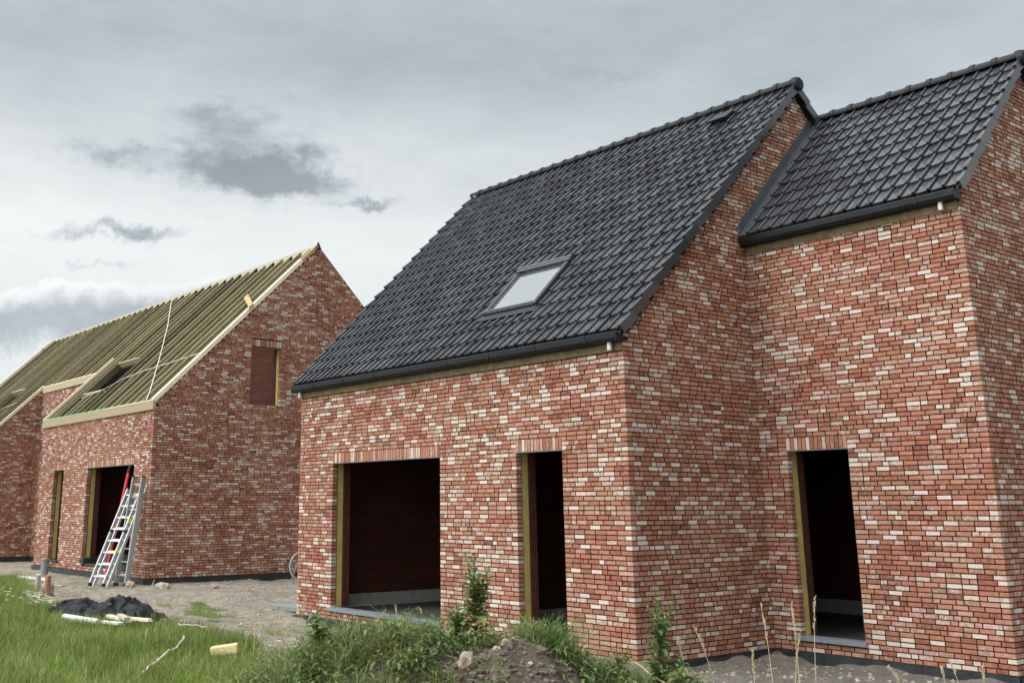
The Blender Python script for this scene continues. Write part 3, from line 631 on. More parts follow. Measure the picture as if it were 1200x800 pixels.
# thin with distance outside the camera's view wedge
cx,cy=9.47,-10.5; ang=np.degrees(np.arctan2(gx-cx,gy-cy)); k=(ang>-79)&(ang<-12); gx,gy=gx[k],gy[k]
hh=.13+.10*NP.rand(len(gx))+.12*np.clip(vnoise(gx,gy,1.3)+.2,0,1)+.05*np.clip(vnoise(gx,gy,.4),0,1)+.10*np.exp(-((gx+16.5)/3)**2)
hh=np.where(mound(gx,gy)[0]>.12,hh*.7,hh)
tone=np.clip(.5+.26*NP.randn(len(gx))+.5*vnoise(gx,gy,1.6)+.45*vnoise(gx,gy,.35),0,.9); st_=np.clip(vnoise(gx+7,gy-3,.9)+.5*vnoise(gx,gy,.25)-.12,0,1)*1.1; hh=hh*(1+.8*np.clip(vnoise(gx-20,gy,.3)-.18,0,1)*2); tone=np.where(NP.rand(len(gx))<.03+.35*st_,.90+.1*NP.rand(len(gx)),tone)
blades('grass',gx,gy,hh,.006+.004*NP.rand(len(gx)),M['grass'],tone,.28,.25,'fresh green meadow grass covering the ground in front','grass')
px_,py_=scatter(16000,-12,-7,-3,1,lambda x,y:patch_mask(x,y)); x2,y2=scatter(60000,-20,-2,-3.3,-.2,lambda x,y:(vnoise(x,y,.8)+.5*vnoise(x,y,.23)>.42)&~grass_mask(x,y))
px_=np.concatenate([px_,x2]);py_=np.concatenate([py_,y2])
blades('grass',px_,py_,.04+.07*NP.rand(len(px_)),.007+0*px_,M['grass'],.45+.25*NP.rand(len(px_)),.5,.3,'thin patches of low grass sprouting on the sandy soil','grass')
# rough grass on the heap: tufts
def tufts(cs):
    X_=[];Y_=[];Hh=[];T=[]
    for (x,y,r,h,n) in cs:
        a=NP.rand(n)*2*np.pi; q=r*np.sqrt(NP.rand(n)); X_.append(x+np.cos(a)*q);Y_.append(y+np.sin(a)*q);Hh.append(h*(.25+.8*NP.rand(n)**1.3));T.append(.45+.22*NP.randn(n)+.1*(x%1))
    return map(np.concatenate,(X_,Y_,Hh,T))
def sc(px,b): # position by screen-parallel offset a (metres) and depth offset b from the heap centre
    return MC[0]+E1[0]*px+E2[0]*b, MC[1]+E1[1]*px+E2[1]*b
cl=[]
for a,b_,r,h,n in [(.62,-.2,.26,.80,420),(.45,-.1,.18,.60,200),(.85,-.1,.22,.65,220),(1.05,-.25,.25,.5,300),
 (-1.55,.35,.34,.62,520),(-1.95,.2,.34,.6,480),(-2.3,.0,.3,.5,380),(-1.2,.25,.28,.5,380),(-.95,.45,.24,.40,280),(-.6,.75,.2,.36,220),(-.95,.95,.25,.42,300),(-1.5,.9,.3,.45,340),(-.4,-.35,.4,.36,460),(-.9,-.3,.4,.42,460),(-1.3,-.2,.38,.46,420),(-1.7,-.3,.35,.45,360),(.1,-.5,.35,.34,320),
 (1.35,.1,.28,.42,320),(1.65,.3,.28,.48,320),(1.95,.3,.32,.48,360),(1.5,.6,.32,.38,300),(1.85,.0,.26,.46,260),(2.25,.35,.28,.34,220),(2.5,.1,.25,.25,140),(1.25,.75,.3,.3,240),(-.15,.85,.14,.25,110),(-2.3,.4,.38,.5,420),(-2.3,.9,.38,.45,380),(-1.9,1.1,.34,.42,340),(-2.75,.5,.4,.42,380),(-1.3,1.3,.35,.4,340),(-.75,1.25,.3,.36,260),(.3,-.6,.35,.42,260),(-.2,.5,.1,.22,60)]:
    x,y=sc(a,b_); cl.append((x,y,r,h,n))
for x,y,h in [(-.76,-3.86,.86),(-.16,-4.04,.62),(-.39,-3.66,.84),(.04,-3.74,.69),(-.18,-3.36,.65),(.25,-3.46,.5),(.05,-3.07,.62),(.27,-2.96,.5),(.67,-2.64,.5),(1.01,-2.71,.5),(1.23,-2.62,.62),(1.42,-2.57,.6),(1.56,-2.43,.36),(1.55,-2.17,.48),(1.67,-1.92,.55),(1.85,-1.75,.54),(1.91,-1.57,.42),(.25,-4.51,.37),(.43,-4.23,.31),(.79,-4.08,.2),(-.69,-4.11,.32),(-1.73,-3.91,.35),(-1.2,-3.9,.45),(2.1,-1.3,.3)]:
    cl.append((x,y,random.uniform(.12,.26),h*1.15,260)); cl.append((x+random.uniform(-.3,.3),y+random.uniform(-.3,.3),.3,h*.6,150))
x,y,h_,t=tufts(cl); t=np.where(NP.rand(len(x))<.07,.97,t)
blades('grass',x,y,h_,.007+.005*NP.rand(len(x)),M['tuft'],t,.42,.75,'coarse tufts of long grass growing on the soil heap','grass')
# little white flowers in the grass at the far left
m=MB(); m.cur=(.5,.5,.5,1)
fx=[];
for (fx0,fy0,n_,s_) in ((-10.0,-4.15,45,.3),(-11.2,-4.5,22,.6),(-3.2,-3.1,10,.35),(-9,-4.3,8,1.),(-1.9,-3.3,14,.4)):
    for _ in range(n_):
        x=fx0+random.gauss(0,s_);y=fy0+random.gauss(0,s_*.3)
        if not bool(grass_mask(np.array(x),np.array(y)-.15)): continue
        z=float(gh(x,y))+random.uniform(.28,.40);r=random.uniform(.018,.038)
        for k in range(5):
            a=k*2*math.pi/5; m.add([(x,y,z),(x+math.cos(a-.4)*r,y+math.sin(a-.4)*r,z+.004),(x+math.cos(a)*r*1.3,y+math.sin(a)*r*1.3,z+.006),(x+math.cos(a+.4)*r,y+math.sin(a+.4)*r,z+.004)],[(0,1,2,3)])
tag(m.build('wildflowers',M['petal']),'tiny white flowers scattered in the green grass','flowers',kind='stuff')

# ---------------------------------------------------------------- weeds
def leaf(m,base,d,L,w,droop,tone):
    d=Vector(d).normalized(); sd=d.cross(Vector((0,0,1))).normalized() if abs(d.z)<.98 else Vector((1,0,0))
    m.cur=(tone,tone,tone,1); V=[];n=5
    for i in range(n+1):
        t=i/n; c=Vector(base)+d*L*t+Vector((0,0,-droop*L*t*t)); ww=w*math.sin(math.pi*min(1,.12+t*.88))**.8*(1-.15*(i%2))
        V+=[c-sd*ww/2+Vector((0,0,ww*.22)),c,c+sd*ww/2+Vector((0,0,ww*.22))]
    F=[]
    for i in range(n): F+=[(3*i,3*i+1,3*i+4,3*i+3),(3*i+1,3*i+2,3*i+5,3*i+4)]
    m.add(V,F)
def weed(x,y,h,nl,label,name='weed',spread=.16,branches=0,lean=(0,0),leafw=.035):
    z=float(gh(x,y))-.02; r=empty(name,(x,y,z),0,True); tag(r,label,'weed','wild weeds growing round the soil heap')
    st=MB(); lf=MB(); st.cur=(.6,.6,.6,1)
    def stem(p0,p1,r0,n_l,sp):
        p0=Vector(p0);p1=Vector(p1); mid=(p0+p1)/2+Vector((random.uniform(-.02,.02),random.uniform(-.02,.02),0))
        st.tube([p0,mid,p1],[r0,r0*.8,r0*.4],6)
        for i in range(n_l):
            t=(i+.5)/n_l; p=p0.lerp(mid,t*2) if t<.5 else mid.lerp(p1,t*2-1); a=i*2.4+random.uniform(-.3,.3); L=sp*(1.15-.75*t)*random.uniform(.8,1.2)
            leaf(lf,p,(math.cos(a),math.sin(a),.35+.7*t),L,leafw*(1.2-.6*t)*(L/sp+.3),random.uniform(.2,.7),random.uniform(.2,.95))
    stem((0,0,0),(lean[0],lean[1],h),.008,nl,spread)
    for b_ in range(branches):
        a=b_*2.1+random.random(); t=random.uniform(.15,.6); p=Vector((lean[0]*t,lean[1]*t,h*t)); q=p+Vector((math.cos(a)*.16,math.sin(a)*.16,h*random.uniform(.3,.5))); stem(p,q,.005,nl//3,spread*.65)
    st.build('stem',M['leaf'],r,attr=True); lf.build('foliage',M['leaf'],r,attr=True); return r
x,y=sc(-.16,-.45); weed(x,y,.98,58,'tall upright leafy weed standing on the crest of the soil heap',spread=.27,branches=5,leafw=.065)
x,y=sc(-.35,-.4); weed(x,y,.48,30,'low bushy weed beside the tall leafy weed on the heap crest',spread=.24,branches=5,leafw=.06)
x,y=sc(.36,-.6); weed(x,y,.55,32,'bushy weed behind the long grass tuft on the heap',spread=.24,branches=5,leafw=.06)
weed(-3.02,-2.72,.56,28,'thistle-like weed standing alone before the wide window sill',spread=.2,leafw=.07)
x,y=sc(1.62,.12); weed(x,y,1.02,54,'spindly tall weed growing by the outer brick corner',spread=.22,branches=8,leafw=.05)
x,y=sc(1.78,.35); weed(x,y,.55,34,'low leafy weed at the foot of the tall spindly weed',spread=.26,branches=5,leafw=.06)
x,y=sc(1.25,-.15); weed(x,y,.42,26,'small weed between the heap and the brick corner',spread=.22,branches=4,leafw=.05)
x,y=sc(-1.75,.25); weed(x,y,.5,28,'small leafy weed in the coarse grass before the wide window',spread=.24,branches=4,leafw=.06)
x,y=sc(-.75,.55); weed(x,y,.22,16,'low rosette weed on the near slope of the heap',spread=.2,branches=1,leafw=.03)
def undergrowth():
    lf=MB()
    for _ in range(480):
        while True:
            a_,b_=random.uniform(-2.6,2.4),random.uniform(-.7,1.3)
            bare=((a_-.18)/.80)**2+((b_-.75)/.75)**2
            if bare>1 or random.random()<.06: break
        x,y=sc(a_,b_); z=float(gh(x,y)); hh=random.uniform(.05,.30); n_=random.randint(7,16)
        for i in range(n_):
            t=i/n_; az=i*2.4+random.random(); L=random.uniform(.07,.17)
            leaf(lf,(x+random.gauss(0,.02),y+random.gauss(0,.02),z+hh*t),(math.cos(az),math.sin(az),.25+.8*t),L,random.uniform(.02,.05),random.uniform(.3,1.),random.uniform(.1,1))
    tag(lf.build('undergrowth',M['leaf'],None,attr=True),'low leafy weeds and clover covering the flanks of the soil heap','weeds',kind='stuff')
undergrowth()
def dry_stalk(x,y,h,lx,ly,head,label):
    z=float(gh(x,y))-.02; m=MB(); n=7; P=[]
    for i in range(n+1):
        t=i/n; P.append(Vector((x+lx*t*t,y+ly*t*t,z+h*t*(1-.06*t))))
    m.tube(P,[.0035*(1-.6*i/n)+.001 for i in range(n+1)],5)
    for k in range(26):
        t=1-head*random.random(); i=min(int(t*n),n-1); p=P[i].lerp(P[i+1],t*n-i); a=random.random()*6.28; q=p+Vector((math.cos(a)*.016,math.sin(a)*.016,.04)); m.tube([p,(p+q)/2+Vector((0,0,.002)),q],[.001,.0055,.001],4)
    o=m.build('dry_grass_stalk',M['straw'],None,origin=(x,y,z)); tag(o,label,'dry grass','dry grass stalks round the houses'); return o
ST=[(1.70,-.0,.80,.03,.0,'dry stalk leaning before the blank brick gable, beside the tall weed'),(1.95,-.1,.66,-.05,-.08,'short dry stalk close to the corner plinth'),(2.25,-.2,.78,-.14,-.12,'dry grass stalk tilting towards the brick corner'),(2.55,.1,.62,.0,.0,'low dry stalk in front of the inner brick corner'),
(2.78,-.05,1.0,-.05,-.04,'tallest dry stalk before the inner brick corner'),(2.95,.05,.72,.06,.08,'dry stalk crossing behind the tallest one'),(3.06,-.1,.98,-.02,.0,'straight dry stalk just left of the inner corner joint'),(3.22,-.1,1.06,.04,.05,'tall thin dry stalk beside the yellow door jamb'),
(4.3,-.5,.42,-.12,-.15,'bent dry stalk before the stone doorsill'),(4.75,-.6,.36,-.03,0,'short dry stalk under the end of the stone doorsill'),(4.95,-.7,.40,-.06,-.06,'dry stalk by the wall between doorsill and outer corner'),(5.25,-.8,.38,0,0,'lone short stalk near the outermost brick corner')]
for a,b_,h,lx,ly,lb in ST:
    x,y=sc(a,b_); dry_stalk(x,y,h*1.12,lx,ly,.35,lb.replace('just left of','next to'))
for (x,y,h,lx,ly,lb) in ((-4.9,-.62,.48,.14,.18,'pale stalk with seeds standing before the wide window opening'),(-6.2,-1.1,.62,.06,.05,'tall dry stalk on the sand between the two houses'),(-6.6,-.9,.45,.0,.0,'thin dry stalk on the sand behind the foam block'),(-7.4,-1.3,.40,.02,.0,'small dry stalk on the sand farther from the house corner'),(-5.6,-2.3,.46,.08,.1,'dry stalk at the grass edge beside the foam block'),(-4.7,-2.9,.55,.10,.1,'dry stalk in the grass near the foam block'),(-4.4,-2.6,.7,.05,.02,'slender dry stalk at the meadow edge behind the foam block'),(-3.9,-2.7,.62,-.04,.03,'slender dry stalk between foam block and thistle weed'),(-3.4,-3.4,.6,.08,.0,'tall bleached grass stalk before the thistle weed'),(-2.6,-3.5,.66,.05,.05,'bleached grass stalk where meadow meets the heap'),(-5.2,-4.2,.4,.1,.0,'short bleached stalk beside the crooked stick'),(-9.0,-2.0,.4,.0,.03,'lone dry stalk on the sand behind the planks'),(-4.1,-3.1,.5,-.05,.06,'dry stalk rising from the meadow grass near the heap'),(-3.6,-3.0,.52,.14,.1,'bent dry stalk in the meadow close to the thistle weed'),(-12.0,-1.2,.42,.02,.05,'dead twig standing in the sand before the unfinished gable')):
    dry_stalk(x,y,h,lx,ly,.4,lb)
def branchlet(pts,r,label,name='stick',mt='wood_grey',gap=.02):
    P0=[Vector((x,y,float(gh(x,y))+z)) for x,y,z in pts]; P=[]
    for i in range(len(P0)-1):
        for k in range(4): P.append(P0[i].lerp(P0[i+1],k/4)+Vector((random.gauss(0,r*.7),random.gauss(0,r*.7),random.gauss(0,r*.6))))
    P.append(P0[-1]); m=MB(); m.tube(P,[r*(1-.5*i/(len(P)-1))*random.uniform(.7,1.25) for i in range(len(P))],7)
    tag(m.build(name,M[mt],None,origin=tuple(P[0])),label,'stick')
branchlet([(-3.15,-5.1,.09),(-3.65,-4.7,.13),(-4.2,-4.28,.17),(-4.75,-3.9,.20),(-5.05,-3.68,.24)],.022,'pale crooked stick lying across the green grass')
branchlet([(-6.75,-3.0,.20),(-6.55,-2.85,.21),(-6.3,-2.72,.2)],.014,'short pale stick lying in the grass near the sand')
x0,y0=sc(1.35,-.15); x1,y1=sc(2.2,.85); branchlet([(x0,y0,.35),((x0+x1)/2,(y0+y1)/2,.20),(x1,y1,.05)],.009,'dead bramble stem arching beside the brick corner',mt='straw')
# ---------------------------------------------------------------- stones
def rock(x,y,s,label,mt='stone',name='stone',sz=1.,dz=.3,rnd=.25,rz=None):
    import bmesh
    bm=bmesh.new(); bmesh.ops.create_icosphere(bm,subdivisions=3,radius=1)
    o1=random.random()*50
    for v in bm.verts:
        c=v.co; k=1+rnd*2.2*float(vnoise(c.x*1.3+o1,c.y*1.3+c.z*1.7+o1,.8))+rnd*.8*float(vnoise(c.x+o1,c.y-c.z*1.3,.3)); v.co=Vector((c.x*s[0]*k,c.y*s[1]*k,c.z*s[2]*k))
    me=bpy.data.meshes.new(name); bm.to_mesh(me); bm.free(); me.materials.append(M[mt]); o=bpy.data.objects.new(name,me); COL.objects.link(o)
    o.location=(x,y,float(gh(x,y))+s[2]*dz); o.rotation_euler=(0,0,random.random()*3 if rz is None else rz); tag(o,label,'stone','rubble stones on the soil heap'); return o
x,y=sc(-.30,.50); rock(x,y,(.065,.055,.095),'largest pale upright stone on the near slope of the heap',dz=.5,rnd=.32,rz=.9)
for a,b_,s,lb in [(.12,.02,(.07,.05,.05),'whitish stone on top of the soil heap'),(.02,.05,(.06,.05,.045),'round brownish stone beside the whitish stone on the heap'),(-.35,.02,(.06,.04,.035),'flat pale stone at the crest near the low bushy weed'),(.22,.02,(.05,.035,.03),'small pale stone next to the long grass tuft'),(-.68,.75,(.06,.035,.02),'flat whitish chip among the grass on the near slope'),(-.5,.55,(.04,.03,.02),'small reddish chip beside the largest upright stone'),(.32,.45,(.035,.025,.02),'tiny pale pebble on the bare slope of the heap'),(-1.5,.45,(.05,.03,.03),'pale stone half hidden by coarse grass before the window')]:
    x,y=sc(a,b_); rock(x,y,s,lb)
m=MB()
import bmesh
def clods(n,fx,fy,smin,smax,mt,label,cat):
    V=[];F=[];ico=[];bm=bmesh.new(); bmesh.ops.create_icosphere(bm,subdivisions=1,radius=1); vv=np.array([v.co[:] for v in bm.verts]); ff=[[v.index for v in f.verts] for f in bm.faces]; bm.free()
    m=MB()
    for _ in range(n):
        x,y=fx(),fy; x,y=x if isinstance(x,tuple) else (x,fy())
        s=smin+(smax-smin)*random.random()**3; q=vv*(1+.35*(NP.rand(len(vv),1)-.5)*2)*np.array([s*random.uniform(.8,1.3),s*random.uniform(.8,1.3),s*random.uniform(.5,.9)])+np.array([x,y,float(gh(x,y))+s*.15]); m.cur=(random.random(),.5,.5,1); m.add(q.tolist(),ff)
    o=m.build(cat,M[mt]); tag(o,label,cat,kind='stuff')
def heap_pt():
    while True:
        a,b_=random.gauss(0,.8),random.gauss(.35,.6)
        if a>-1.3 and b_<1.6: return sc(a,b_)
clods(1500,heap_pt,None,.006,.045,'stone_dark','loose dark soil crumbs and clods on the heap','rubble')
def sand_pt():
    while True:
        x,y=random.uniform(-22,-2),random.uniform(-3.2,-.15)
        if random.random()<.45: x,y=(random.uniform(-15.1,-8.4),random.uniform(-.2,5))
        if not bool(grass_mask(np.array(x),np.array(y))): return (x,y)
clods(3000,sand_pt,None,.006,.038,'clod_sand','small stones and lumps strewn over the sandy soil','gravel')
def rt_pt(): return (random.uniform(.1,4.5),random.uniform(-.8,2.7))
clods(900,rt_pt,None,.005,.035,'clod_sand','small stones on the grey ground before the doorway','gravel')
# ---------------------------------------------------------------- ladders
def bx(m,a,b_,w,h,up,mt=0): m.bar(a,b_,w,h,up,mt)
def ladder(name,foot,top,wid,rungs,rw,rd,matr,label,wid_top=None):
    F=Vector(foot);T=Vector(top);W=Vector(wid); r=empty(name,foot); tag(r,label,'ladder'); 
    WT=W if wid_top is None else Vector(wid_top)
    d=(T-F).normalized(); nrm=W.cross(d).normalized()
    for s,t in ((F,T),(F+W,T+WT)):
        m=MB(); bx(m,s,t,rw,rd,nrm); ra=m.build('rail',matr,r)
        m=MB(); bx(m,s-d*.015,s+d*.07,rw+.012,rd+.012,nrm); m.build('rubber_foot',M['rubber'],ra)
        m=MB(); e=t+d*.0; bx(m,e-d*.02,e+d*.012,rw+.006,rd+.006,nrm); m.build('end_cap',M['rubber'],ra)
    L=(T-F).length; n=int(L/.28)
    for i in range(rungs):
        t=(i+.8)/(rungs+.4); p=F.lerp(T,t); q=p+W.lerp(WT,t); m=MB(); bx(m,p,q,.034,.03,nrm); m.build('rung',matr,r)
    return r
f0=Vector((-15.95,-1.02,.07)); t0=Vector((-16.12,-.14,2.33)); wv=Vector((.56,.11,0))
off=Vector((.05,.10,.03)); sh=Vector((.13,.06,0))
z_=float(gh(-15.95,-1.02)); f0.z=z_+.0
lad=ladder('ladder',f0,t0,wv,8,.045,.07,M['alu'],'aluminium extension ladder leaning in front, its sections before the wide doorway')
# second section of the same ladder, just behind
F2=f0+sh;T2=t0+sh; d=(T2-F2).normalized(); nr=wv.cross(d).normalized()
for s in (0,1):
    m=MB(); m.bar(F2+wv*s,T2+wv*s*1.0+d*.12,.04,.06,nr); m.build('sliding_rail',M['alu'],lad)
for i in range(8):
    t=(i+.8)/8.4+.012; p=F2.lerp(T2,t); m=MB(); m.bar(p,p+wv,.03,.028,nr); m.build('rung',M['alu'],lad)
for t in (.36,.66): 
    p=f0.lerp(t0,t)+wv; m=MB(); m.bar(p-d*.05,p+d*.05,.05,.074,nr); m.build('sticker',M['yellow'],lad)
m=MB()
for s in (0,1):
    p=f0.lerp(t0,.55)+wv*s; m.bar(p-d*.02,p+d*.03,.056,.085,nr)
m.build('guide_bracket',M['rubber'],lad)
f1=Vector((-15.33,-.62,0)); f1.z=float(gh(f1.x,f1.y)); t1=Vector((-15.90,-.09,2.60)); w1=Vector((.36,.10,0))
ladder('ladder',f1,t1,w1,8,.03,.13,M['alu_dull'],'dull grey ladder with wide rails leaning against the corner behind the bright one',wid_top=(.50,.02,0))
# red level leaning inside
m=MB(); a=Vector((-16.1,-.62,float(gh(-16.1,-.62)))); b_=Vector((-16.41,-.02,2.90)); m.tube([a,a.lerp(b_,.93)],.038,10); o=m.build('red_pole',M['red'],None,origin=tuple(a)); tag(o,'red pole with a black tip leaning behind the bright ladder','pole')
m=MB(); m.tube([a.lerp(b_,.93),b_],[.042,.03],10); m.build('tip',M['rubber'],o,).location=-Vector(o.location)
# ---------------------------------------------------------------- site bits near house 2
def onboard(name,x,y,L,w,h,rz,mt,label,cat,dz=0,tilt=0):
    m=MB(); nseg=6
    m.hexa([(-L/2,-w/2,0),(L/2,-w/2*.9,0),(L/2,w/2,0),(-L/2,w/2,0),(-L/2,-w/2,h),(L/2,-w/2*.92,h),(L/2,w/2,h*1.05),(-L/2,w/2,h)])
    o=m.build(name,M[mt]); o.location=(x,y,float(gh(x,y))+dz); o.rotation_euler=(0,tilt,rz); tag(o,label,cat); 
    bv=o.modifiers.new('b','BEVEL'); bv.width=min(w,h)*.12; bv.segments=2; return o
m=MB(); z=float(gh(-20.1,-.72)); m.tube([(-20.1,-.72,z-.2),(-20.1,-.72,z+.42)],.10,12); m.tube([(-20.1,-.72,z+.40),(-20.1,-.72,z+.44)],[.12,.11],12); tag(m.build('pipe_stub',M['steel'],None,origin=(-20.1,-.72,z)),'grey upright pipe stub at the foot of the unfinished facade','pipe')
onboard('board',-19.0,-1.35,1.7,.18,.05,.12,'strap','pale flat board lying on the sand before the unfinished facade','board',.02)
onboard('board',-16.4,-1.9,1.3,.10,.03,.3,'wood_grey','thin weathered board half sunk in the sand near the ladders','board',.01)
z=float(gh(-16.6,-2.45))
for (x,y,s,lb) in ((-14.05,-2.84,0,'greyish wooden stake set in concrete at the grass edge'),(-13.6,-2.78,1,'reddish wooden stake with a paler lump beside it')):
    z=float(gh(x,y)); m=MB(); m.hexa([(-.07,-.04,-.2),(.07,-.04,-.2),(.07,.04,-.2),(-.07,.04,-.2),(-.065,-.04,.42),(.07,-.035,.40),(.07,.04,.41),(-.07,.04,.43)]); o=m.build('stake',M['wood_grey'] if s==0 else M['wood_red']); o.location=(x,y,z); tag(o,lb,'stake')
o=rock(-13.85,-2.70,(.15,.10,.2),'pale concrete lump between the two wooden stakes',dz=.5); o['group']='loose lumps on the sand'
for i,(x,y,s,lb) in enumerate(((-14.8,-.5,(.22,.10,.10),'broken concrete lump at the foot of the ladders'),(-13.9,-.1,(.20,.10,.09),'grey lump by the corner plinth of the unfinished house'),(-13.2,.9,(.14,.10,.06),'small lump against the unfinished gable plinth'))): 
    o=rock(x,y,s,lb,'stone'); o['group']='loose lumps on the sand'
# tarpaulin heap
def tarp():
    n1,n2=64,30; cx_,cy_=-9.45,-3.15; ax=Vector((.83,.55,0)); ay=Vector((-.55,.83,0)); V=[]; L,Wd=2.05,.95
    U,Vv=np.meshgrid(np.linspace(-1,1,n1),np.linspace(-1,1,n2),indexing='ij')
    x=cx_+ax.x*U*L/2+ay.x*Vv*Wd/2; y=cy_+ax.y*U*L/2+ay.y*Vv*Wd/2
    prof=np.clip(1-Vv**2,0,1)**.5*np.clip(1-np.abs(U)**5,0,1)
    hgt=.25+.12*np.exp(-((U-.28)/.28)**2)+.06*np.exp(-((U+.55)/.3)**2)-.08*np.exp(-((U-.0)/.1)**2)
    fold=(1-2*np.abs(vnoise(U*2.2+Vv*.9,Vv*1.2-U*.5,.5)))*.20+(1-2*np.abs(vnoise(U*3.6-Vv*1.4,Vv*2.0+U,.4)))*.10+.10*np.abs(vnoise(U*7+Vv*4,Vv*5-U*2,.4))-.24
    z=gh(x,y)+prof**.7*(hgt+fold)+.015
    x=x+.10*vnoise(U*3,Vv*3,.6); y=y+.15*vnoise(U*3+9,Vv*3,.5)
    me=bpy.data.meshes.new('tarpaulin'); P=np.stack([x,y,z],-1).reshape(-1,3)-np.array([cx_,cy_,0])
    me.from_pydata(P.tolist(),[],[(i*n2+j,i*n2+j+1,(i+1)*n2+j+1,(i+1)*n2+j)[::-1] for i in range(n1-1) for j in range(n2-1)]); me.materials.append(M['tarp'])
    me.polygons.foreach_set('use_smooth',[True]*len(me.polygons))
    o=bpy.data.objects.new('tarpaulin',me); COL.objects.link(o); o.location=(cx_,cy_,0); tag(o,'crumpled black plastic sheet heaped at the edge of the grass','plastic sheet')
    s=o.modifiers.new('s','SOLIDIFY'); s.thickness=.008; s=o.modifiers.new('sub','SUBSURF'); s.levels=1; s.render_levels=1
tarp()
def pipe(p,r,label,mt='pvc',name='pipe',cat='pipe'):
    P=[Vector((x,y,float(gh(x,y))+z)) for x,y,z in p]; m=MB(); m.tube(P,r,12); o=m.build(name,M[mt],None,origin=tuple(P[0]),smooth=False); tag(o,label,cat)
pipe([(-8.95,-4.02,.12),(-8.05,-3.78,.11)],.055,'short white pipe lying before the crumpled black sheet')
onboard('plank',-8.25,-3.32,.62,.11,.05,.35,'wood_pale','pale plank sticking out from under the black sheet','plank',.10,.12)
onboard('plank',-8.0,-3.38,.42,.10,.05,-.1,'wood_grey','grey weathered plank end crossing the pale planks','plank',.16,.05)
onboard('plank',-7.9,-3.62,.5,.12,.04,.25,'strap','whitish flat plank in the grass nearest the meadow','plank',.09)
onboard('plank',-7.85,-3.18,.55,.08,.05,.3,'wood_pale','thin pale lath beside the end of the black sheet','plank',.13)
# foam block
o=onboard('foam_block',-4.25,-3.45,.36,.16,.12,.95,'foam','pale yellow foam block lying tilted in the green grass','foam block',.06,-.12)
# dark board near the corner of house 1
onboard('board',-9.3,.6,.9,.4,.10,.2,'steel','dark low board on the sand beside the tiled house corner','board',.0)
# blue scrap
x,y=sc(-.55,-.62); m=MB(); z=float(gh(x,y)); pts=[Vector((x-.09,y-.06,z+.16)),Vector((x-.02,y-.02,z+.20)),Vector((x+.05,y+.03,z+.18)),Vector((x+.10,y+.08,z+.17))]
for a_,b2 in zip(pts[:-1],pts[1:]): m.bar(a_,b2,.045,.01)
tag(m.build('plastic_scrap',M['blue'],None,origin=tuple(pts[0])),'small blue plastic scrap caught in weeds under the brick pier','scrap')
# bicycle behind the house corner
def bicycle():
    g_=float(gh(-14.9,4.3)); r=empty('bicycle',(-14.85,4.05,g_)); tag(r,'bicycle leaning on the unfinished gable, mostly hidden by the tiled house','bicycle')
    X_=-14.88; zc=g_+.34
    def wheel(y):
        w=MB(); K=40; ring=[(X_,y+math.cos(2*math.pi*i/K)*.325,zc+math.sin(2*math.pi*i/K)*.325) for i in range(K+1)]; w.tube(ring,.017,8,cap=False); wo=w.build('wheel',M['alu_dull'],r)
        t=MB(); ring=[(X_,y+math.cos(2*math.pi*i/K)*.345,zc+math.sin(2*math.pi*i/K)*.345) for i in range(K+1)]; t.tube(ring,.014,8,cap=False); t.build('tyre',M['strap'],wo)
        s=MB()
        for i in range(16): a=2*math.pi*i/16; s.tube([(X_+.02*(-1)**i,y,zc),(X_,y+math.cos(a)*.32,zc+math.sin(a)*.32)],.0015,4)
        s.tube([(X_-.04,y,zc),(X_+.04,y,zc)],.025,8); s.build('spokes',M['alu'],wo)
    wheel(4.08); wheel(5.12)
    f_=MB(); A=(X_,4.08,zc);B=(X_,5.12,zc);S_=(X_,4.85,zc+.48);Hd=(X_,4.28,zc+.55);BBk=(X_,4.68,zc-.05)
    for p,q in ((Hd,S_),(Hd,BBk),(S_,BBk),(S_,B),(BBk,B)): f_.tube([p,q],.016,8)
    f_.build('frame',M['steel'],r); f_=MB(); f_.tube([A,(X_,4.2,zc+.4),(X_,4.3,zc+.68)],.014,8); f_.build('fork',M['steel'],r)
    f_=MB(); f_.tube([(X_-.26,4.42,zc+.70),(X_-.2,4.3,zc+.70),(X_+.2,4.3,zc+.70),(X_+.26,4.42,zc+.70)],.014,8); f_.build('handlebar',M['alu'],r)
    f_=MB(); f_.hexa([(X_-.07,4.95,zc+.56),(X_+.07,4.95,zc+.56),(X_+.02,4.7,zc+.57),(X_-.02,4.7,zc+.57),(X_-.07,4.97,zc+.62),(X_+.07,4.97,zc+.62),(X_+.02,4.7,zc+.60),(X_-.02,4.7,zc+.60)]); f_.build('saddle',M['rubber'],r)
    f_=MB(); f_.tube([(X_+.10,3.72,g_-.02),(X_+.02,3.95,g_+.42)],.010,6); f_.build('prop_stand',M['alu'],r)
bicycle()

# ================================================================ SKY AND LIGHT
sc_=bpy.context.scene
w=bpy.data.worlds.new('World'); sc_.world=w; w.use_nodes=True; nt=w.node_tree; n=N(nt); bg=nt.nodes['Background']; STR=.1; bg.inputs['Strength'].default_value=STR
SUN_AZ=R(-168); SUN_EL=R(40)      # azimuth measured from +Y towards +X
sd=(math.sin(SUN_AZ)*math.cos(SUN_EL),math.cos(SUN_AZ)*math.cos(SUN_EL),math.sin(SUN_EL))
sky=n.node('ShaderNodeTexSky',sky_type='NISHITA'); sky.sun_disc=False; sky.sun_elevation=SUN_EL; sky.sun_rotation=SUN_AZ
D=n.node('ShaderNodeTexCoord').outputs['Generated']; s=n.node('ShaderNodeSeparateXYZ'); n.lk(D,s.inputs[0])
az=n.math('MULTIPLY',n.math('ARCTAN2',s.outputs[0],s.outputs[1]),57.2958); el=n.math('MULTIPLY',n.math('ARCSINE',s.outputs[2]),57.2958)
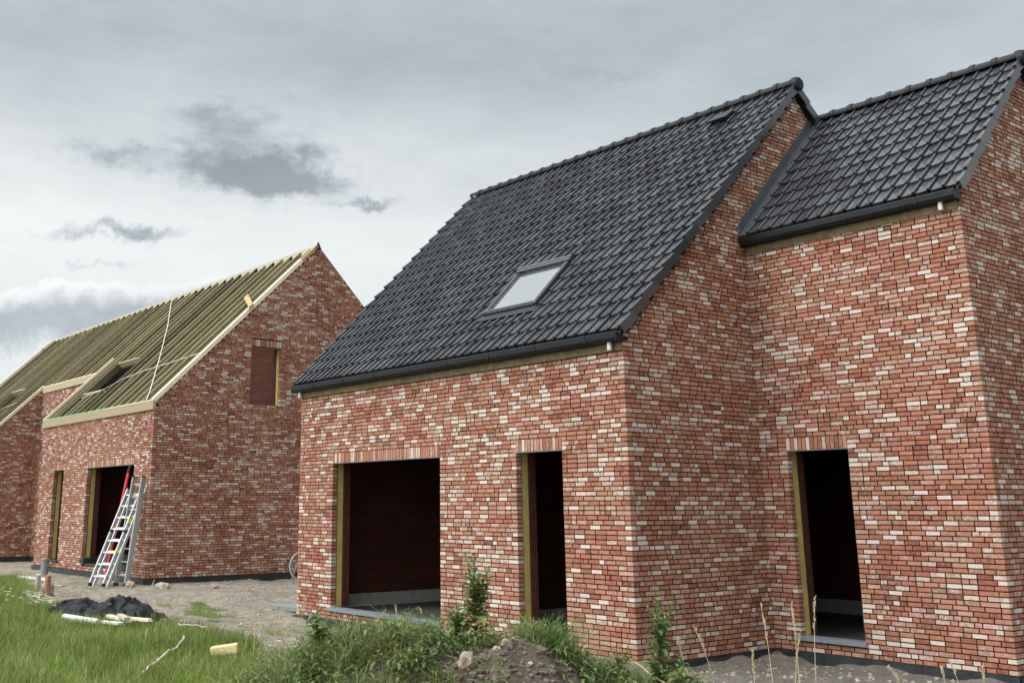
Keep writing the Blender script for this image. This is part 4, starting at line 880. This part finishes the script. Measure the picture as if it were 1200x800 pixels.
n1=n.noise(D,9,7,.62); n2=n.noise(D,22,6,.65); mp=n.node('ShaderNodeMapping'); n.lk(D,mp.inputs[0]); mp.inputs['Scale'].default_value=(1,1,3.2); n3=n.noise(mp.outputs[0],5,7,.6); n4=n.noise(mp.outputs[0],16,6,.65)
azw=n.math('ADD',az,n.math('MULTIPLY',n.math('SUBTRACT',n1,.5),11.)); elw=n.math('ADD',el,n.math('MULTIPLY',n.math('SUBTRACT',n2,.5),3.6)); elw=n.math('ADD',elw,n.math('MULTIPLY',n.math('SUBTRACT',n3,.5),2.5))
def gauss(a0,e0,sa,se,amp):
    x=n.math('DIVIDE',n.math('SUBTRACT',azw,a0),sa); y=n.math('DIVIDE',n.math('SUBTRACT',elw,e0),se)
    q=n.math('ADD',n.math('MULTIPLY',x,x),n.math('MULTIPLY',y,y)); return n.math('MULTIPLY',n.math('EXPONENT',n.math('MULTIPLY',q,-1.)),amp)
dark=None
for gq in [(-62.2,17.5,4.0,1.45,1.4),(-59.5,17.2,3.2,1.0,.5),(-64.0,20.4,4.2,1.3,.75),(-70.3,17.8,3.2,.8,.75),(-69.4,14.1,3.6,.55,1.05),(-70.5,12.4,2.4,.25,.6),(-55.4,15.9,2.4,.35,.85),(-42,22.4,7,1.3,.34),(-52,24,6,1.5,.2)]:
    q=gauss(*gq); dark=q if dark is None else n.math('ADD',dark,q)
n5=n.noise(mp.outputs[0],34,6,.7)
dark=n.sstep(n.math('ADD',n.math('ADD',dark,n.math('MULTIPLY',n.math('SUBTRACT',n4,.5),1.1)),n.math('MULTIPLY',n.math('SUBTRACT',n5,.5),.55)),.15,1.25)
# base brightness of the cloud deck
up=n.sstep(el,13.,25.); left=n.sstep(az,-50.,-75.)
lum=n.math('SUBTRACT',.93,n.math('MULTIPLY',up,.36)); lum=n.math('SUBTRACT',lum,n.math('MULTIPLY',n.sstep(az,-62.,-35.),n.math('MULTIPLY',n.sstep(el,30.,15.),.08)))
lum=n.math('ADD',lum,n.math('MULTIPLY',n.math('SUBTRACT',n3,.5),.34)); lum=n.math('ADD',lum,n.math('MULTIPLY',n.math('SUBTRACT',n4,.5),.06))
# cumulus bank low on the left: bright heads over a blue-grey base
topl=n.math('ADD',10.6,n.math('MULTIPLY',n.math('ADD',az,75.),.14)); hgt=n.math('SUBTRACT',n.math('ADD',topl,n.math('MULTIPLY',n.math('SUBTRACT',n2,.5),3.2)),el)
inb=n.sstep(hgt,-.05,.25); side=n.sstep(az,-61.,-66.); inb=n.math('MULTIPLY',inb,side)
bank=n.math('SUBTRACT',1.0,n.math('MULTIPLY',n.sstep(hgt,.25,1.6),.46)); bank=n.math('ADD',bank,n.math('MULTIPLY',n.sstep(hgt,2.3,3.6),.36)); bank=n.math('ADD',bank,n.math('MULTIPLY',n.math('SUBTRACT',n2,.5),.3))
lum=n.math('MULTIPLY',lum,n.math('SUBTRACT',1.,n.math('MULTIPLY',dark,.52)))
mixl=n.node('ShaderNodeMix',data_type='FLOAT'); n.lk(inb,mixl.inputs[0]); n.lk(lum,mixl.inputs[2]); n.lk(bank,mixl.inputs[3]); lum=mixl.outputs[0]
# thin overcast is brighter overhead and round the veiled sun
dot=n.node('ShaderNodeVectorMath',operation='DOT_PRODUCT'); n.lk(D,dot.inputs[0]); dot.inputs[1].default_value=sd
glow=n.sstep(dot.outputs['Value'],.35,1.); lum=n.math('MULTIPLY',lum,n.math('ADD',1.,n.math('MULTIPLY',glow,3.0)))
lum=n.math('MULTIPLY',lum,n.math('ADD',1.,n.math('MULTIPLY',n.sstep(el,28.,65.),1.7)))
lum=n.math('MULTIPLY',lum,n.math('ADD',.22,n.math('MULTIPLY',n.sstep(el,-4.,1.),.78)))
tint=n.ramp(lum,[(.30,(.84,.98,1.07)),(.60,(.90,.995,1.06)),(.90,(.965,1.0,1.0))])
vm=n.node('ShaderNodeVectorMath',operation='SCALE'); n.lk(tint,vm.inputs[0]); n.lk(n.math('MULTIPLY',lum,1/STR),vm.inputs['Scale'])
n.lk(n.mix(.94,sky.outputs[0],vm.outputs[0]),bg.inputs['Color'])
sl=bpy.data.lights.new('sun','SUN'); sl.energy=1.0; sl.angle=R(18); sl.color=(1,.965,.91); so=bpy.data.objects.new('sun',sl); COL.objects.link(so); so.location=(-10,-30,30)
so.rotation_euler=Vector(sd).to_track_quat('Z','Y').to_euler()
# ================================================================ CAMERA
yaw,pit,rol=.9213,.2392,-.0013
cy_,sy_=math.cos(yaw),math.sin(yaw);c_,s_=math.cos(pit),math.sin(pit)
fwd=Vector((-sy_*c_,cy_*c_,s_)); rt=Vector((cy_,sy_,0)); up_=rt.cross(fwd); r_=rt*math.cos(rol)+up_*math.sin(rol); u_=-rt*math.sin(rol)+up_*math.cos(rol)
cam=bpy.data.cameras.new('camera'); co=bpy.data.objects.new('camera',cam); COL.objects.link(co)
co.matrix_world=Matrix(((r_.x,u_.x,-fwd.x,9.4704),(r_.y,u_.y,-fwd.y,-10.5019),(r_.z,u_.z,-fwd.z,1.914),(0,0,0,1)))
cam.sensor_fit='HORIZONTAL'; cam.sensor_width=36; cam.lens=1241.98/1200*36; cam.shift_x=104.4/1200; cam.shift_y=-110.7/1200; cam.clip_start=.1; cam.clip_end=6000
sc_.camera=co
vs=sc_.view_settings; vs.view_transform='Standard'; vs.look='None'; vs.gamma=1; vs.exposure=0; vs.use_curve_mapping=False
sc_.cycles.max_bounces=6; sc_.cycles.diffuse_bounces=3; sc_.cycles.use_denoising=True
for o in bpy.data.objects:
    if '_local' in o: del o['_local']
